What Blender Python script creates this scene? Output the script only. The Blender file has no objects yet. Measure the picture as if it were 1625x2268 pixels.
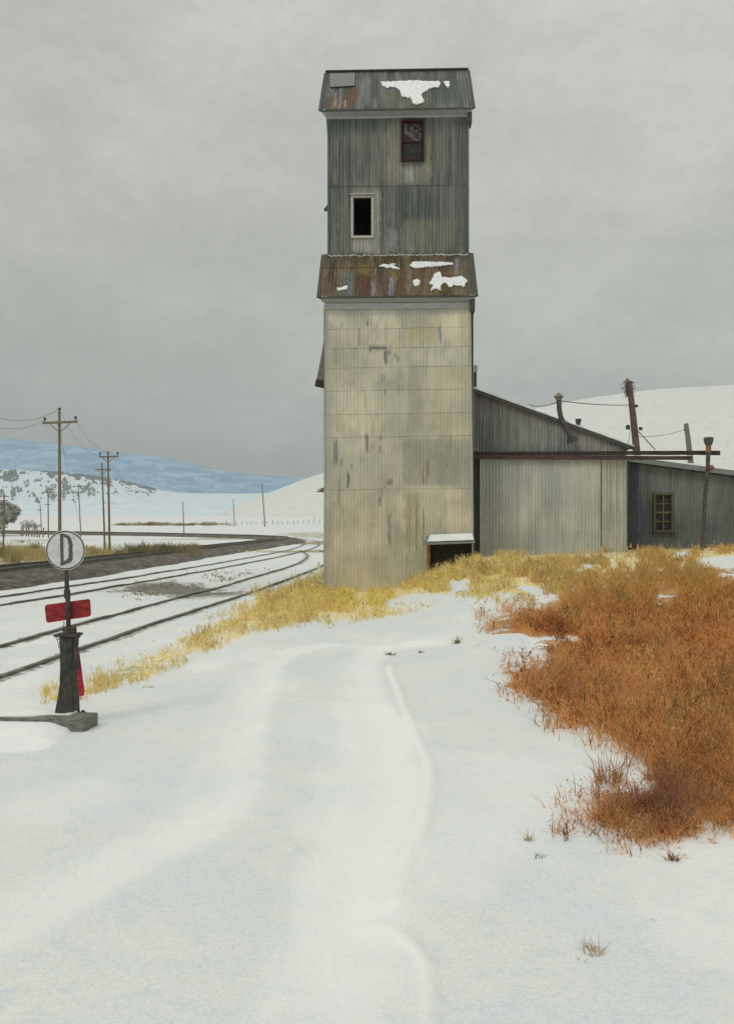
import bpy, bmesh, math, random
import numpy as np
from mathutils import Vector, Matrix
random.seed(7); rng = np.random.default_rng(7)
sc = bpy.context.scene; COL = sc.collection
R = math.radians
# ------------------------------------------------------------------ camera
F, HZ, CX, E = 1962.0, 1160.0, 812.5, 2.05      # focal, horizon row and centre column on a 1625x2268 plan of the view; eye height
cam = bpy.data.cameras.new('camera'); camo = bpy.data.objects.new('camera', cam); COL.objects.link(camo)
camo.location = (0, 0, E); camo.rotation_euler = (R(90), 0, 0)
cam.sensor_fit = 'VERTICAL'; cam.sensor_height = 36; cam.lens = 36*F/2268; cam.shift_y = (HZ-1134)/2268
cam.clip_start = 0.1; cam.clip_end = 20000; sc.camera = camo
# ------------------------------------------------------------------ sun
SUN_EL, SUN_AZ = 42, 222      # azimuth clockwise from +Y: behind the viewer, to the left
sl = bpy.data.lights.new('sun', 'SUN'); sl.energy = 0.65; sl.angle = R(16); sl.color = (1, .96, .9)
so = bpy.data.objects.new('sun', sl); COL.objects.link(so)
d = Vector((math.sin(R(SUN_AZ))*math.cos(R(SUN_EL)), math.cos(R(SUN_AZ))*math.cos(R(SUN_EL)), math.sin(R(SUN_EL))))
so.rotation_euler = d.to_track_quat('Z', 'Y').to_euler(); so.location = (-20, -20, 40)
sc.view_settings.view_transform = 'Standard'; sc.view_settings.look = 'None'
sc.view_settings.exposure = 0.25; sc.view_settings.gamma = 1

# ------------------------------------------------------------------ node helper
class NT:
    def __init__(s, nt): s.nt = nt; s.nt.nodes.clear()
    def n(s, t, **k):
        o = s.nt.nodes.new(t)
        for a, v in k.items(): setattr(o, a, v)
        return o
    def l(s, a, b): s.nt.links.new(a, b)
    def v(s, sock, x):
        if hasattr(x, 'is_output'): s.l(x, sock)
        else: sock.default_value = x
    def coord(s, kind='Object'): return s.n('ShaderNodeTexCoord').outputs[kind]
    def mapp(s, vec, scale=(1, 1, 1), loc=(0, 0, 0), rot=(0, 0, 0)):
        m = s.n('ShaderNodeMapping'); s.l(vec, m.inputs[0]); m.inputs['Scale'].default_value = scale
        m.inputs['Location'].default_value = loc; m.inputs['Rotation'].default_value = rot; return m.outputs[0]
    def noise(s, vec, scale=5, detail=5, rough=.55, dist=0):
        o = s.n('ShaderNodeTexNoise'); s.l(vec, o.inputs['Vector']); o.inputs['Scale'].default_value = scale
        o.inputs['Detail'].default_value = detail; o.inputs['Roughness'].default_value = rough; o.inputs['Distortion'].default_value = dist
        return o.outputs['Fac']
    def ramp(s, f, a, b, va=0, vb=1, smooth=True):
        o = s.n('ShaderNodeMapRange'); o.clamp = True
        if smooth: o.interpolation_type = 'SMOOTHSTEP'
        s.v(o.inputs[0], f); o.inputs[1].default_value = a; o.inputs[2].default_value = b
        o.inputs[3].default_value = va; o.inputs[4].default_value = vb; return o.outputs[0]
    def math(s, op, a, b=0.):
        o = s.n('ShaderNodeMath', operation=op); s.v(o.inputs[0], a); s.v(o.inputs[1], b); return o.outputs[0]
    def mix(s, f, a, b, mode='MIX'):
        o = s.n('ShaderNodeMix', data_type='RGBA', blend_type=mode); s.v(o.inputs[0], f)
        s.v(o.inputs[6], a if hasattr(a, 'is_output') else (*a, 1)); s.v(o.inputs[7], b if hasattr(b, 'is_output') else (*b, 1)); return o.outputs[2]
    def gain(s, col, f):       # colour times a scalar
        c = s.n('ShaderNodeCombineXYZ'); [s.v(c.inputs[i], f) for i in range(3)]
        return s.mix(1.0, col, c.outputs[0], 'MULTIPLY')

# ------------------------------------------------------------------ sky: an overcast, brightest overhead
w = bpy.data.worlds.new('World'); sc.world = w; w.use_nodes = True
N = NT(w.node_tree)
sky = N.n('ShaderNodeTexSky', sky_type='NISHITA', sun_disc=False, sun_elevation=R(SUN_EL), sun_rotation=R(SUN_AZ))
gen = N.coord('Generated')
sep = N.n('ShaderNodeSeparateXYZ'); N.l(gen, sep.inputs[0]); Z = sep.outputs[2]
n1 = N.noise(N.mapp(gen, (1.2, 1.1, 1.7), (2.3, .4, 1.1)), 2.4, 6, .55, .5)
n2 = N.noise(N.mapp(gen, (1.2, 1, 3.2), (4, 1, 2)), 3.6, 7, .62, .3)
n3 = N.noise(N.mapp(gen, (1, 1, 1.4), (9, 3, 2)), 60, 3, .6)
cl = N.math('ADD', N.math('MULTIPLY', n1, .6), N.math('MULTIPLY', n2, .4))
col = N.mix(N.ramp(cl, .34, .66), (.418, .424, .385), (.525, .530, .478))
col = N.gain(col, N.ramp(n3, .3, .7, .968, 1.032))
low = N.math('MULTIPLY', N.ramp(Z, .0, .45, .90, 1.05), N.ramp(sep.outputs[0], -.45, .25, .95, 1.03))
zen = N.ramp(Z, .52, 1.0, 1.0, 1.95)
col = N.gain(col, N.math('MULTIPLY', low, zen))
tot = N.mix(.965, sky.outputs[0], N.gain(col, 10.0))
bg = N.n('ShaderNodeBackground'); bg.inputs[1].default_value = .1; N.l(tot, bg.inputs[0])
wo = N.n('ShaderNodeOutputWorld'); N.l(bg.outputs[0], wo.inputs[0])

# ------------------------------------------------------------------ numpy noise, geometry helpers
def vnoise(x, y, seed=0):
    x = np.asarray(x, float); y = np.asarray(y, float)
    xi = np.floor(x).astype(np.int64); yi = np.floor(y).astype(np.int64); fx = x-xi; fy = y-yi
    fx = fx*fx*(3-2*fx); fy = fy*fy*(3-2*fy)
    def h(a, b):
        n = (a*374761393+b*668265263+seed*974634777) & 0x7fffffff
        n = ((n ^ (n >> 13))*1274126177) & 0x7fffffff
        return ((n ^ (n >> 16)) & 0xffff)/65535.
    return (h(xi, yi)*(1-fx)+h(xi+1, yi)*fx)*(1-fy)+(h(xi, yi+1)*(1-fx)+h(xi+1, yi+1)*fx)*fy
def fbm(x, y, seed=0, o=4):
    r = 0; a = .5; t = 0
    for i in range(o): r = r+a*vnoise(x*2**i, y*2**i, seed+i*17); t += a; a *= .5
    return r/t
def ss(a, b, x): t = np.clip((x-a)/(b-a), 0, 1); return t*t*(3-2*t)
def P(px, py, Y): return Vector(((px-CX)/F*Y, Y, E-(py-HZ)/F*Y))
def inpoly(x, y, poly):
    c = np.zeros(np.shape(x), bool); n = len(poly)
    for i in range(n):
        x0, y0 = poly[i]; x1, y1 = poly[(i+1) % n]
        if y0 == y1: continue
        k = ((y0 > y) != (y1 > y)) & (x < (x1-x0)*(y-y0)/(y1-y0)+x0); c ^= k
    return c
def polydist(x, y, pl):
    d = np.full(np.shape(x), 1e9); sgn = np.zeros(np.shape(x)); t_all = np.zeros(np.shape(x)); L = 0
    for (x0, y0), (x1, y1) in zip(pl[:-1], pl[1:]):
        dx, dy = x1-x0, y1-y0; l2 = dx*dx+dy*dy; t = np.clip(((x-x0)*dx+(y-y0)*dy)/l2, 0, 1)
        e = np.hypot(x-x0-t*dx, y-y0-t*dy); k = e < d; d = np.where(k, e, d)
        sgn = np.where(k, np.sign((x-x0)*dy-(y-y0)*dx), sgn)
    return d, sgn
def smooth_line(pl, n=8):
    out = []; p = [np.array(a, float) for a in pl]; p = [2*p[0]-p[1]]+p+[2*p[-1]-p[-2]]
    for i in range(1, len(p)-2):
        for k in range(n):
            t = k/n; a, b, c, d = p[i-1:i+3]
            out.append(tuple(.5*((2*b)+(-a+c)*t+(2*a-5*b+4*c-d)*t*t+(-a+3*b-3*c+d)*t**3)))
    out.append(tuple(p[-2])); return out

# ------------------------------------------------------------------ terrain
G0 = lambda px, py: ((px-CX)/F*(E*F/(py-HZ)), E*F/(py-HZ))      # point of the flat ground
rutL = smooth_line([G0(720, 1430), G0(640, 1448), G0(590, 1480), G0(565, 1530), G0(540, 1600), G0(520, 1690), G0(490, 1770), G0(400, 1850), G0(280, 1910), G0(130, 1990), G0(0, 2060), G0(-200, 2160)])
rutR = smooth_line([G0(930, 1425), G0(850, 1440), G0(800, 1470), G0(800, 1530), G0(830, 1600), G0(852, 1680), G0(855, 1760), G0(835, 1850), G0(800, 1950), G0(775, 2050), G0(740, 2180), G0(700, 2400)])
ridR = smooth_line([G0(860, 1480), G0(890, 1560), G0(925, 1640), G0(950, 1710), G0(948, 1770), G0(925, 1850), G0(890, 1920), G0(868, 2000)])
rid2 = smooth_line([G0(835, 2045), G0(890, 2080), G0(935, 2135), G0(947, 2200), G0(950, 2400)])
def hbase(X, Y):
    X = np.asarray(X, float); Y = np.asarray(Y, float)
    up = ss(.1, 3.7, X-.012*(26.8-Y)*2)
    m = (1.02+.03*np.clip(X-4, 0, 10))*up*ss(11.5, 26.5, Y+ .25*np.clip(X-5, 0, 6))
    far = .0154*np.clip(Y-120, 0, 500)*ss(0, 60, Y-100)+.004*np.clip(Y-620, 0, 4000)
    return m + far + .10*(fbm(X*.12+5, Y*.12, 3, 3)-.5)*ss(8, 30, Y)*(1-ss(60, 200, Y))*0.6 + .05*(fbm(X*.5, Y*.5, 8, 3)-.5)
def packed(x, y):
    w_ = 1+.5*(fbm(x*1.5, y*.8, 33, 3)-.5)
    a, s = polydist(x, y, rutL); b, s2 = polydist(x, y, rutR); c, s3 = polydist(x, y, ridR); d, s4 = polydist(x, y, rid2)
    v = .75*(1-ss(.10, .42, a*w_))+.8*(1-ss(.12, .44, b*w_))+1.0*(1-ss(.02, .07, c))+.9*(1-ss(.02, .06, d))
    v = v+.5*ss(.52, .66, fbm(x*.9+3, y*.45, 35, 5))
    return np.clip(v*(.45+.9*fbm(x*2.5, y*1.2, 34, 4)), 0, 1)*ss(3.2, 4.2, y)*(1-ss(15, 22, y))
def hfull(X, Y):
    z = hbase(X, Y)
    near = (np.abs(X) < 12) & (Y < 22) & (Y > 0)
    if near.any():
        x, y = X[near], Y[near]
        wob = .06*(fbm(x*2, y*2, 31, 3)-.5)
        a, s = polydist(x, y, rutL); a = a+wob; dz = -.030*np.exp(-(a/.16)**2)+.022*np.exp(-((a-.27)/.10)**2)
        a, s = polydist(x, y, rutR); a = a+wob; dz = dz-.034*np.exp(-(a/.15)**2)+.018*np.exp(-((a-.27)/.09)**2)
        a, s = polydist(x, y, ridR); a = a+wob; dz = dz+.034*np.exp(-(a/.055)**2)+.012*np.exp(-((a)/.2)**2)
        a, s = polydist(x, y, rid2); dz = dz+.022*np.exp(-(a/.045)**2)-.01*np.exp(-((a-.12)/.08)**2)
        dz = .72*dz+.010*(fbm(x*2.3, y*2.3, 41, 4)-.5)+.006*(fbm(x*14, y*9, 43, 3)-.5)
        z = z.copy(); z[near] += dz*(1-ss(14, 22, y))
    return z
# lookup: view direction -> depth of the ground
_px = np.arange(-300, 2700, 12.); _py = np.arange(1164, 2500, 6.)
_Yc = np.geomspace(2.6, 900, 500)
def _look():
    out = np.zeros((len(_py), len(_px)))
    for i, py in enumerate(_py):
        X = (_px[:, None]-CX)/F*_Yc[None]; z = E-(py-HZ)/F*_Yc
        below = z[None] <= hbase(X, np.broadcast_to(_Yc, X.shape)); k = np.argmax(below, 1)
        k = np.where(below.any(1), np.maximum(k, 1), len(_Yc)-1)
        f0 = z[k-1]-hbase(X[np.arange(len(k)), k-1], _Yc[k-1]); f1 = z[k]-hbase(X[np.arange(len(k)), k], _Yc[k])
        t = np.clip(f0/(f0-f1+1e-9), 0, 1); out[i] = _Yc[k-1]+(_Yc[k]-_Yc[k-1])*t
    return out
_L = _look()
def ground(px, py):
    px = np.asarray(px, float); py = np.asarray(py, float)
    a = np.clip((px-_px[0])/12, 0, len(_px)-1.001); b = np.clip((py-_py[0])/6, 0, len(_py)-1.001)
    i = a.astype(int); j = b.astype(int); fa = a-i; fb = b-j
    Y = (_L[j, i]*(1-fa)+_L[j, i+1]*fa)*(1-fb)+(_L[j+1, i]*(1-fa)+_L[j+1, i+1]*fa)*fb
    X = (px-CX)/F*Y; return X, Y, hbase(X, Y)

# ------------------------------------------------------------------ object helpers
def tag(o, label=None, cat=None, group=None, kind=None):
    if label: o['label'] = label
    if cat: o['category'] = cat
    if group: o['group'] = group
    if kind: o['kind'] = kind
    return o
def empty(name, loc, label, cat, group=None, rz=0):
    o = bpy.data.objects.new(name, None); COL.objects.link(o); o.location = loc; o.rotation_euler.z = rz
    o.empty_display_size = .3; return tag(o, label, cat, group)
def root_loc(o):
    l = Vector((0, 0, 0))
    while o is not None: l += o.location; o = o.parent
    return l
def mesh_obj(name, verts, faces, mat, parent=None, col=None, smooth=False, flat_faces=None):
    """verts Nx3 in unrotated scene coordinates; shifted to sit under the parent."""
    v = np.asarray(verts, float).reshape(-1, 3)
    if parent is not None: v = v-np.array(root_loc(parent))
    me = bpy.data.meshes.new(name)
    if isinstance(faces, np.ndarray) and faces.ndim == 2:
        nf, k = faces.shape
        me.vertices.add(len(v)); me.vertices.foreach_set('co', v.ravel())
        me.loops.add(nf*k); me.loops.foreach_set('vertex_index', faces.ravel().astype(np.int32))
        me.polygons.add(nf); me.polygons.foreach_set('loop_start', np.arange(0, nf*k, k, dtype=np.int32))
        me.polygons.foreach_set('loop_total', np.full(nf, k, np.int32)); me.update(calc_edges=True)
    else:
        me.from_pydata(v.tolist(), [], [tuple(int(i) for i in f) for f in faces])
    if smooth: me.polygons.foreach_set('use_smooth', np.ones(len(me.polygons), bool))
    if col is not None:
        c = np.ones((len(v), 4), np.float32); c[:, :3] = col
        at = me.color_attributes.new('tone', 'FLOAT_COLOR', 'POINT'); at.data.foreach_set('color', c.ravel())
    me.materials.append(mat); me.update()
    o = bpy.data.objects.new(name, me); COL.objects.link(o)
    if parent is not None: o.parent = parent
    return o
class MB:
    def __init__(s): s.v = []; s.f = []
    def add(s, vs, fs): b = len(s.v); s.v += [tuple(x) for x in vs]; s.f += [tuple(i+b for i in f) for f in fs]; return s
    def box(s, c, size, rot=None, taper=(1, 1), jit=0):
        sx, sy, sz = [q/2 for q in size]; vs = []
        for z in (-1, 1):
            k = taper[0] if z > 0 else 1; k2 = taper[1] if z > 0 else 1
            for x, y in ((-1, -1), (1, -1), (1, 1), (-1, 1)):
                p = Vector((x*sx*k, y*sy*k2, z*sz))
                if rot is not None: p = rot @ p
                vs.append(p+Vector(c)+Vector((random.uniform(-jit, jit), random.uniform(-jit, jit), random.uniform(-jit, jit))))
        return s.add(vs, [(0, 3, 2, 1), (4, 5, 6, 7), (0, 1, 5, 4), (1, 2, 6, 5), (2, 3, 7, 6), (3, 0, 4, 7)])
    def beam(s, a, b, wd, ht, up=(0, 0, 1)):
        a, b = Vector(a), Vector(b); d = (b-a); L = d.length; d.normalize(); sx = d.cross(Vector(up)).normalized(); u = sx.cross(d)
        vs = [p+sx*i*wd/2+u*j*ht/2 for p in (a, b) for i, j in ((-1, -1), (1, -1), (1, 1), (-1, 1))]
        return s.add(vs, [(0, 1, 2, 3), (7, 6, 5, 4), (0, 4, 5, 1), (1, 5, 6, 2), (2, 6, 7, 3), (3, 7, 4, 0)])
    def tube(s, pts, rad, n=10, cap=True, jit=0):
        pts = [Vector(p) for p in pts]; m = len(pts)
        if not hasattr(rad, '__len__'): rad = [rad]*m
        b = len(s.v); ref = Vector((0, 0, 1)); prev = None
        for i, p in enumerate(pts):
            t = (pts[min(i+1, m-1)]-pts[max(i-1, 0)]).normalized()
            if prev is None:
                a = t.cross(Vector((0, 1, 0)) if abs(t.y) < .9 else Vector((1, 0, 0))).normalized()
            else: a = (prev-t*prev.dot(t)).normalized()
            prev = a; c = t.cross(a)
            for k in range(n):
                an = 2*math.pi*k/n; r = rad[i]*(1+random.uniform(-jit, jit)); s.v.append(tuple(p+a*math.cos(an)*r+c*math.sin(an)*r))
        for i in range(m-1):
            for k in range(n):
                k2 = (k+1) % n; s.f.append((b+i*n+k, b+i*n+k2, b+(i+1)*n+k2, b+(i+1)*n+k))
        if cap: s.f.append(tuple(b+k for k in range(n))[::-1]); s.f.append(tuple(b+(m-1)*n+k for k in range(n)))
        return s
    def slab(s, poly, nrm, th):      # polygon (3D points) extruded along the normal
        nrm = Vector(nrm)*th; n = len(poly); vs = [Vector(p) for p in poly]+[Vector(p)+nrm for p in poly]
        return s.add(vs, [tuple(range(n))[::-1], tuple(range(n, 2*n))]+[(i, (i+1) % n, n+(i+1) % n, n+i) for i in range(n)])
    def build(s, name, mat, parent=None, smooth=False, bevel=0):
        o = mesh_obj(name, s.v, s.f, mat, parent)
        bm = bmesh.new(); bm.from_mesh(o.data); bmesh.ops.recalc_face_normals(bm, faces=bm.faces)
        if bevel: bmesh.ops.bevel(bm, geom=list(bm.edges), offset=bevel, segments=1, affect='EDGES')
        bm.to_mesh(o.data); bm.free()
        if smooth:
            o.data.polygons.foreach_set('use_smooth', np.ones(len(o.data.polygons), bool))
            o.data.set_sharp_from_angle(angle=R(40))
        return o
def copy_tree(o, parent=None):
    c = o.copy(); COL.objects.link(c); c.parent = parent
    for ch in list(o.children): copy_tree(ch, c)
    return c

# ------------------------------------------------------------------ materials
def newmat(name):
    m = bpy.data.materials.new(name); m.use_nodes = True; n = NT(m.node_tree)
    b = n.n('ShaderNodeBsdfPrincipled'); o = n.n('ShaderNodeOutputMaterial'); n.l(b.outputs[0], o.inputs[0]); return m, n, b
def plain(name, ca, cb, scale=(4, 4, 4), rough=.75, spec=.3, bump=.3, metal=0, ns=4, contrast=(.35, .65)):
    m, n, b = newmat(name); v = n.mapp(n.coord(), scale)
    f = n.noise(v, ns, 7, .65); c = n.mix(n.ramp(f, *contrast), ca, cb)
    f2 = n.noise(n.mapp(n.coord(), scale), ns*7, 3, .6); c = n.gain(c, n.ramp(f2, .3, .7, .8, 1.18))
    n.l(c, b.inputs['Base Color']); b.inputs['Roughness'].default_value = rough; b.inputs['Specular IOR Level'].default_value = spec
    b.inputs['Metallic'].default_value = metal
    if bump:
        bp = n.n('ShaderNodeBump'); bp.inputs['Strength'].default_value = bump; bp.inputs['Distance'].default_value = .01
        n.l(f2, bp.inputs['Height']); n.l(bp.outputs[0], b.inputs['Normal'])
    return m
def attr_mat(name, streak=(.72, 1.2), fine=(.86, 1.12), rough=.7, spec=.25, sscale=(9, 9, .55), chalk=0.0):
    """painted-on tones of a weathered sheet (attribute) broken up by streaks and pitting"""
    m, n, b = newmat(name); at = n.n('ShaderNodeAttribute', attribute_name='tone'); c = at.outputs['Color']
    v = n.coord()
    f1 = n.noise(n.mapp(v, sscale), 2.4, 8, .7); f2 = n.noise(n.mapp(v, (1, 1, .8)), 55, 3, .7); f3 = n.noise(n.mapp(v, (1, 1, .6)), 1.4, 5, .6)
    c = n.gain(c, n.ramp(f1, .28, .72, *streak)); c = n.gain(c, n.ramp(f2, .3, .7, *fine)); c = n.gain(c, n.ramp(f3, .3, .7, .9, 1.1))
    if chalk:
        f4 = n.noise(n.mapp(v, (1, 1, .35)), 90, 2, .5); c = n.mix(n.ramp(f4, .64, .72, 0, chalk), c, (.5, .5, .45))
    n.l(c, b.inputs['Base Color']); b.inputs['Roughness'].default_value = rough; b.inputs['Specular IOR Level'].default_value = spec
    bp = n.n('ShaderNodeBump'); bp.inputs['Strength'].default_value = .25; bp.inputs['Distance'].default_value = .01
    n.l(f2, bp.inputs['Height']); n.l(bp.outputs[0], b.inputs['Normal']); return m
M_sheet = attr_mat('weathered_sheet_metal', chalk=.35)
M_pale = attr_mat('pale_painted_sheet', streak=(.91, 1.07), fine=(.86, 1.10))
M_rusty = attr_mat('rusty_roof_sheet', streak=(.6, 1.3), fine=(.75, 1.2), sscale=(7, 2, 2))
M_board = plain('grey_board', (.30, .31, .31), (.43, .43, .41), (1, 6, 6))
M_trim = plain('pale_trim', (.42, .41, .36), (.55, .54, .48), (3, 3, 3))
M_dkwood = plain('dark_wood', (.028, .022, .020), (.085, .062, .052), (.6, 8, 8), .85, .2, .6)
M_polewood = plain('pole_wood', (.16, .135, .09), (.30, .255, .175), (14, 14, .8), .9, .1)
M_greywood = plain('grey_wood', (.15, .145, .13), (.28, .27, .24), (8, 8, 1.5), .9, .1)
M_purplewood = plain('reddish_pole', (.085, .055, .05), (.2, .14, .125), (8, 8, 1.2), .9, .1)
M_iron = plain('dark_iron', (.026, .028, .033), (.075, .07, .062), (5, 5, 3), .7, .35, .4)
M_castiron = plain('cast_iron_stand', (.030, .032, .036), (.085, .074, .058), (5, 5, 2.2), .75, .3, .6)
M_red = plain('red_paint', (.17, .012, .016), (.36, .03, .03), (3, 3, 8), .6, .3, .3)
M_maroon = plain('maroon_paint', (.028, .012, .013), (.058, .021, .022), (6, 6, 6))
M_olive = plain('olive_paint', (.085, .08, .042), (.15, .14, .075), (6, 6, 6))
M_white = plain('white_enamel', (.56, .57, .56), (.68, .69, .67), (5, 5, 5), .5, .4, .15)
M_letter = plain('letter_paint', (.07, .075, .075), (.14, .145, .14), (9, 9, 9))
M_ring = plain('ring_paint', (.025, .026, .028), (.06, .06, .06), (9, 9, 9))
M_glass = plain('dusty_glass', (.018, .017, .018), (.07, .066, .06), (2, 2, 2), .22, .4, .05, contrast=(.45, .75))
M_inside = plain('dark_interior_boards', (.03, .027, .024), (.06, .05, .045))
M_rustjamb = plain('rust_jamb', (.22, .10, .04), (.34, .17, .07), (5, 5, 2))
M_wire = plain('wire', (.09, .09, .085), (.15, .15, .14))
M_rail = plain('rail_steel', (.075, .078, .072), (.23, .215, .175), (3, 3, 3), .6, .4, .3)
M_concrete = plain('weathered_timber', (.13, .13, .115), (.27, .265, .235), (3, 12, 12), .9, .1, .6)
M_pink = plain('faded_plastic', (.2, .07, .09), (.3, .11, .14))
def snow_bsdf(n, b, c, bumpd=.02):
    n.l(c, b.inputs['Base Color']); b.inputs['Roughness'].default_value = .65; b.inputs['Specular IOR Level'].default_value = .25
def make_snow(name):
    m, n, b = newmat(name); v = n.coord()
    c = n.mix(n.ramp(n.noise(v, 3, 5), .35, .65), (.80, .82, .84), (.88, .88, .87)); snow_bsdf(n, b, c)
    bp = n.n('ShaderNodeBump'); bp.inputs['Strength'].default_value = .4; bp.inputs['Distance'].default_value = .02
    n.l(n.noise(v, 20, 6), bp.inputs['Height']); n.l(bp.outputs[0], b.inputs['Normal']); return m
M_snow = make_snow('snow')
def ground_mat():
    m, n, b = newmat('snow_ground'); at = n.n('ShaderNodeAttribute', attribute_name='tone'); bare = at.outputs['Alpha']; soil = at.outputs['Color']
    v = n.coord()
    a = n.noise(n.mapp(v, (.5, .5, .5)), 1.3, 6, .6); bb = n.noise(n.mapp(v, (1, 1, 1)), 5.5, 6, .7); g = n.noise(v, 38, 4, .7)
    snow = n.mix(n.ramp(a, .35, .65), (.755, .795, .825), (.835, .835, .80))
    snow = n.mix(n.ramp(bb, .46, .68, 0, .8), snow, (.715, .765, .83))
    snow = n.mix(n.ramp(n.noise(n.mapp(v, (1, 1, 1), (7, 3, 0)), 2.2, 6, .7), .52, .75, 0, .5), snow, (.84, .82, .755))
    snow = n.gain(snow, n.ramp(g, .3, .7, .93, 1.04)); snow = n.gain(snow, n.ramp(n.noise(v, 130, 3, .7), .3, .7, .95, 1.05))
    pkd = n.n('ShaderNodeAttribute', attribute_name='packed').outputs['Fac']
    snow = n.gain(snow, .95); snow = n.mix(n.math('MULTIPLY', pkd, .80), snow, (.905, .91, .90))
    soil = n.gain(soil, n.ramp(n.noise(v, 9, 6, .75), .3, .7, .6, 1.35))
    dith = n.math('ADD', n.math('MULTIPLY', n.noise(v, 5, 8, .85), .7), n.math('MULTIPLY', n.noise(v, 1.1, 5, .7), .3))
    k = n.ramp(n.math('ADD', bare, n.math('MULTIPLY', n.math('SUBTRACT', dith, .5), 1.7)), .42, .58)
    c = n.mix(k, snow, soil); snow_bsdf(n, b, c)
    bp = n.n('ShaderNodeBump'); bp.inputs['Strength'].default_value = .55; bp.inputs['Distance'].default_value = .015
    n.l(n.math('ADD', n.math('MULTIPLY', bb, 1.5), n.math('MULTIPLY', g, 1.0)), bp.inputs['Height']); n.l(bp.outputs[0], b.inputs['Normal'])
    return m
M_ground = ground_mat()

# ------------------------------------------------------------------ vegetation zones (plan polygons, projected onto the terrain)
def zone(pts):
    p = np.array(pts, float); X, Y, _ = ground(p[:, 0], p[:, 1]); return list(zip(X.tolist(), Y.tolist()))
Z_orange = [(1055, 1408), (1120, 1368), (1210, 1335), (1300, 1300), (1420, 1290), (1625, 1278), (2000, 1270), (2150, 1900), (1700, 1835), (1625, 1828), (1540, 1815), (1480, 1850), (1420, 1862), (1370, 1840), (1320, 1815), (1270, 1822), (1236, 1815), (1275, 1795), (1330, 1785), (1390, 1780), (1440, 1768), (1465, 1735), (1450, 1690), (1425, 1662), (1380, 1630), (1320, 1622), (1262, 1600), (1225, 1588), (1215, 1560), (1180, 1540), (1135, 1520), (1115, 1505), (1150, 1488), (1225, 1478), (1245, 1458), (1225, 1430), (1180, 1414), (1110, 1416)]
Z_yellow = [(470, 1385), (520, 1345), (590, 1308), (715, 1268), (735, 1290), (830, 1290), (930, 1250), (1048, 1215), (1200, 1215), (1390, 1214), (1625, 1205), (2000, 1205), (2000, 1310), (1625, 1285), (1420, 1295), (1300, 1305), (1210, 1335), (1110, 1322), (1000, 1322), (930, 1345), (850, 1362), (740, 1376), (640, 1380), (560, 1398), (480, 1428), (400, 1472), (335, 1498), (260, 1508), (200, 1512), (215, 1495), (310, 1462), (360, 1440)]
Z_left = [(85, 1545), (120, 1525), (210, 1508), (330, 1500), (200, 1535), (110, 1560)]
Z_olive = [(-200, 1262), (60, 1240), (125, 1252), (300, 1240), (330, 1232), (285, 1222), (200, 1222), (120, 1212), (0, 1204), (-200, 1200)]
Z_field = [(290, 1234), (350, 1218), (560, 1206), (640, 1198), (560, 1198), (400, 1207), (330, 1216), (280, 1226)]
Z_fieldL = [(330, 1226), (560, 1214), (600, 1205), (420, 1206), (330, 1212)]
Z_far = [(-300, 1187), (200, 1186), (420, 1188), (420, 1183), (0, 1180), (-300, 1178)]
Z_bend = [(600, 1180), (715, 1176), (900, 1174), (900, 1195), (740, 1197), (660, 1192), (600, 1186)]
Z_dark = [(250, 1300), (330, 1289), (400, 1290), (470, 1300), (450, 1312), (530, 1305), (600, 1298), (560, 1312), (470, 1322), (400, 1326), (350, 1316), (300, 1314), (240, 1312)]
SNOWIN = [[(1050, 1412), (1110, 1404), (1200, 1408), (1285, 1412), (1275, 1422), (1205, 1426), (1180, 1434), (1110, 1430), (1060, 1424)],
          [(993, 1292), (1020, 1284), (1041, 1288), (1038, 1312), (1010, 1316), (996, 1306)], [(1119, 1290), (1160, 1291), (1200, 1308), (1215, 1318), (1180, 1318), (1130, 1302)], [(1195, 1322), (1240, 1318), (1225, 1332), (1190, 1345), (1175, 1338)],
          [(1262, 1258), (1290, 1252), (1332, 1251), (1328, 1258), (1290, 1262)], [(1487, 1230), (1520, 1221), (1536, 1224), (1525, 1234), (1495, 1236)], [(1535, 1246), (1580, 1234), (1640, 1228), (1660, 1250), (1635, 1268), (1610, 1256), (1560, 1252)],
          [(1436, 1270), (1455, 1260), (1478, 1257), (1470, 1266), (1445, 1271)], [(1448, 1326), (1465, 1318), (1500, 1308), (1498, 1320), (1470, 1336), (1452, 1336)], [(1500, 1252), (1520, 1250), (1516, 1257), (1500, 1258)], [(1590, 1272), (1660, 1266), (1660, 1274), (1590, 1280)],
          [(845, 1335), (900, 1318), (960, 1312), (1010, 1318), (1000, 1335), (900, 1345)]]
snowin = [zone(s) for s in SNOWIN]
zp = dict(orange=zone(Z_orange), yellow=zone(Z_yellow), left=zone(Z_left), olive=zone(Z_olive), field=zone(Z_fieldL), bend=zone(Z_bend), dark=zone(Z_dark), far=zone(Z_far))


def offset_line(pl, off):
    out = []
    for i, p in enumerate(pl):
        a = np.array(pl[max(i-1, 0)]); b = np.array(pl[min(i+1, len(pl)-1)]); t = (b-a)/np.linalg.norm(b-a); out.append((p[0]+t[1]*off, p[1]-t[0]*off))
    return out
tA = smooth_line([(-6.9, 2), (-6.25, 7), (-5.62, 12), (-5.12, 17.5), (-4.6, 22.5), (-4.05, 27.6), (-3.35, 36), (-2.8, 45), (-3.0, 56), (-4.4, 68)], 26)
tB = smooth_line([(-13.5, 6), (-11.4, 14), (-9.85, 22), (-8.95, 28.3), (-8.0, 36), (-6.95, 46), (-5.7, 60), (-5.2, 74), (-5.6, 90), (-7.4, 108), (-13, 126), (-27, 141), (-46, 151)], 26)
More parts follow.
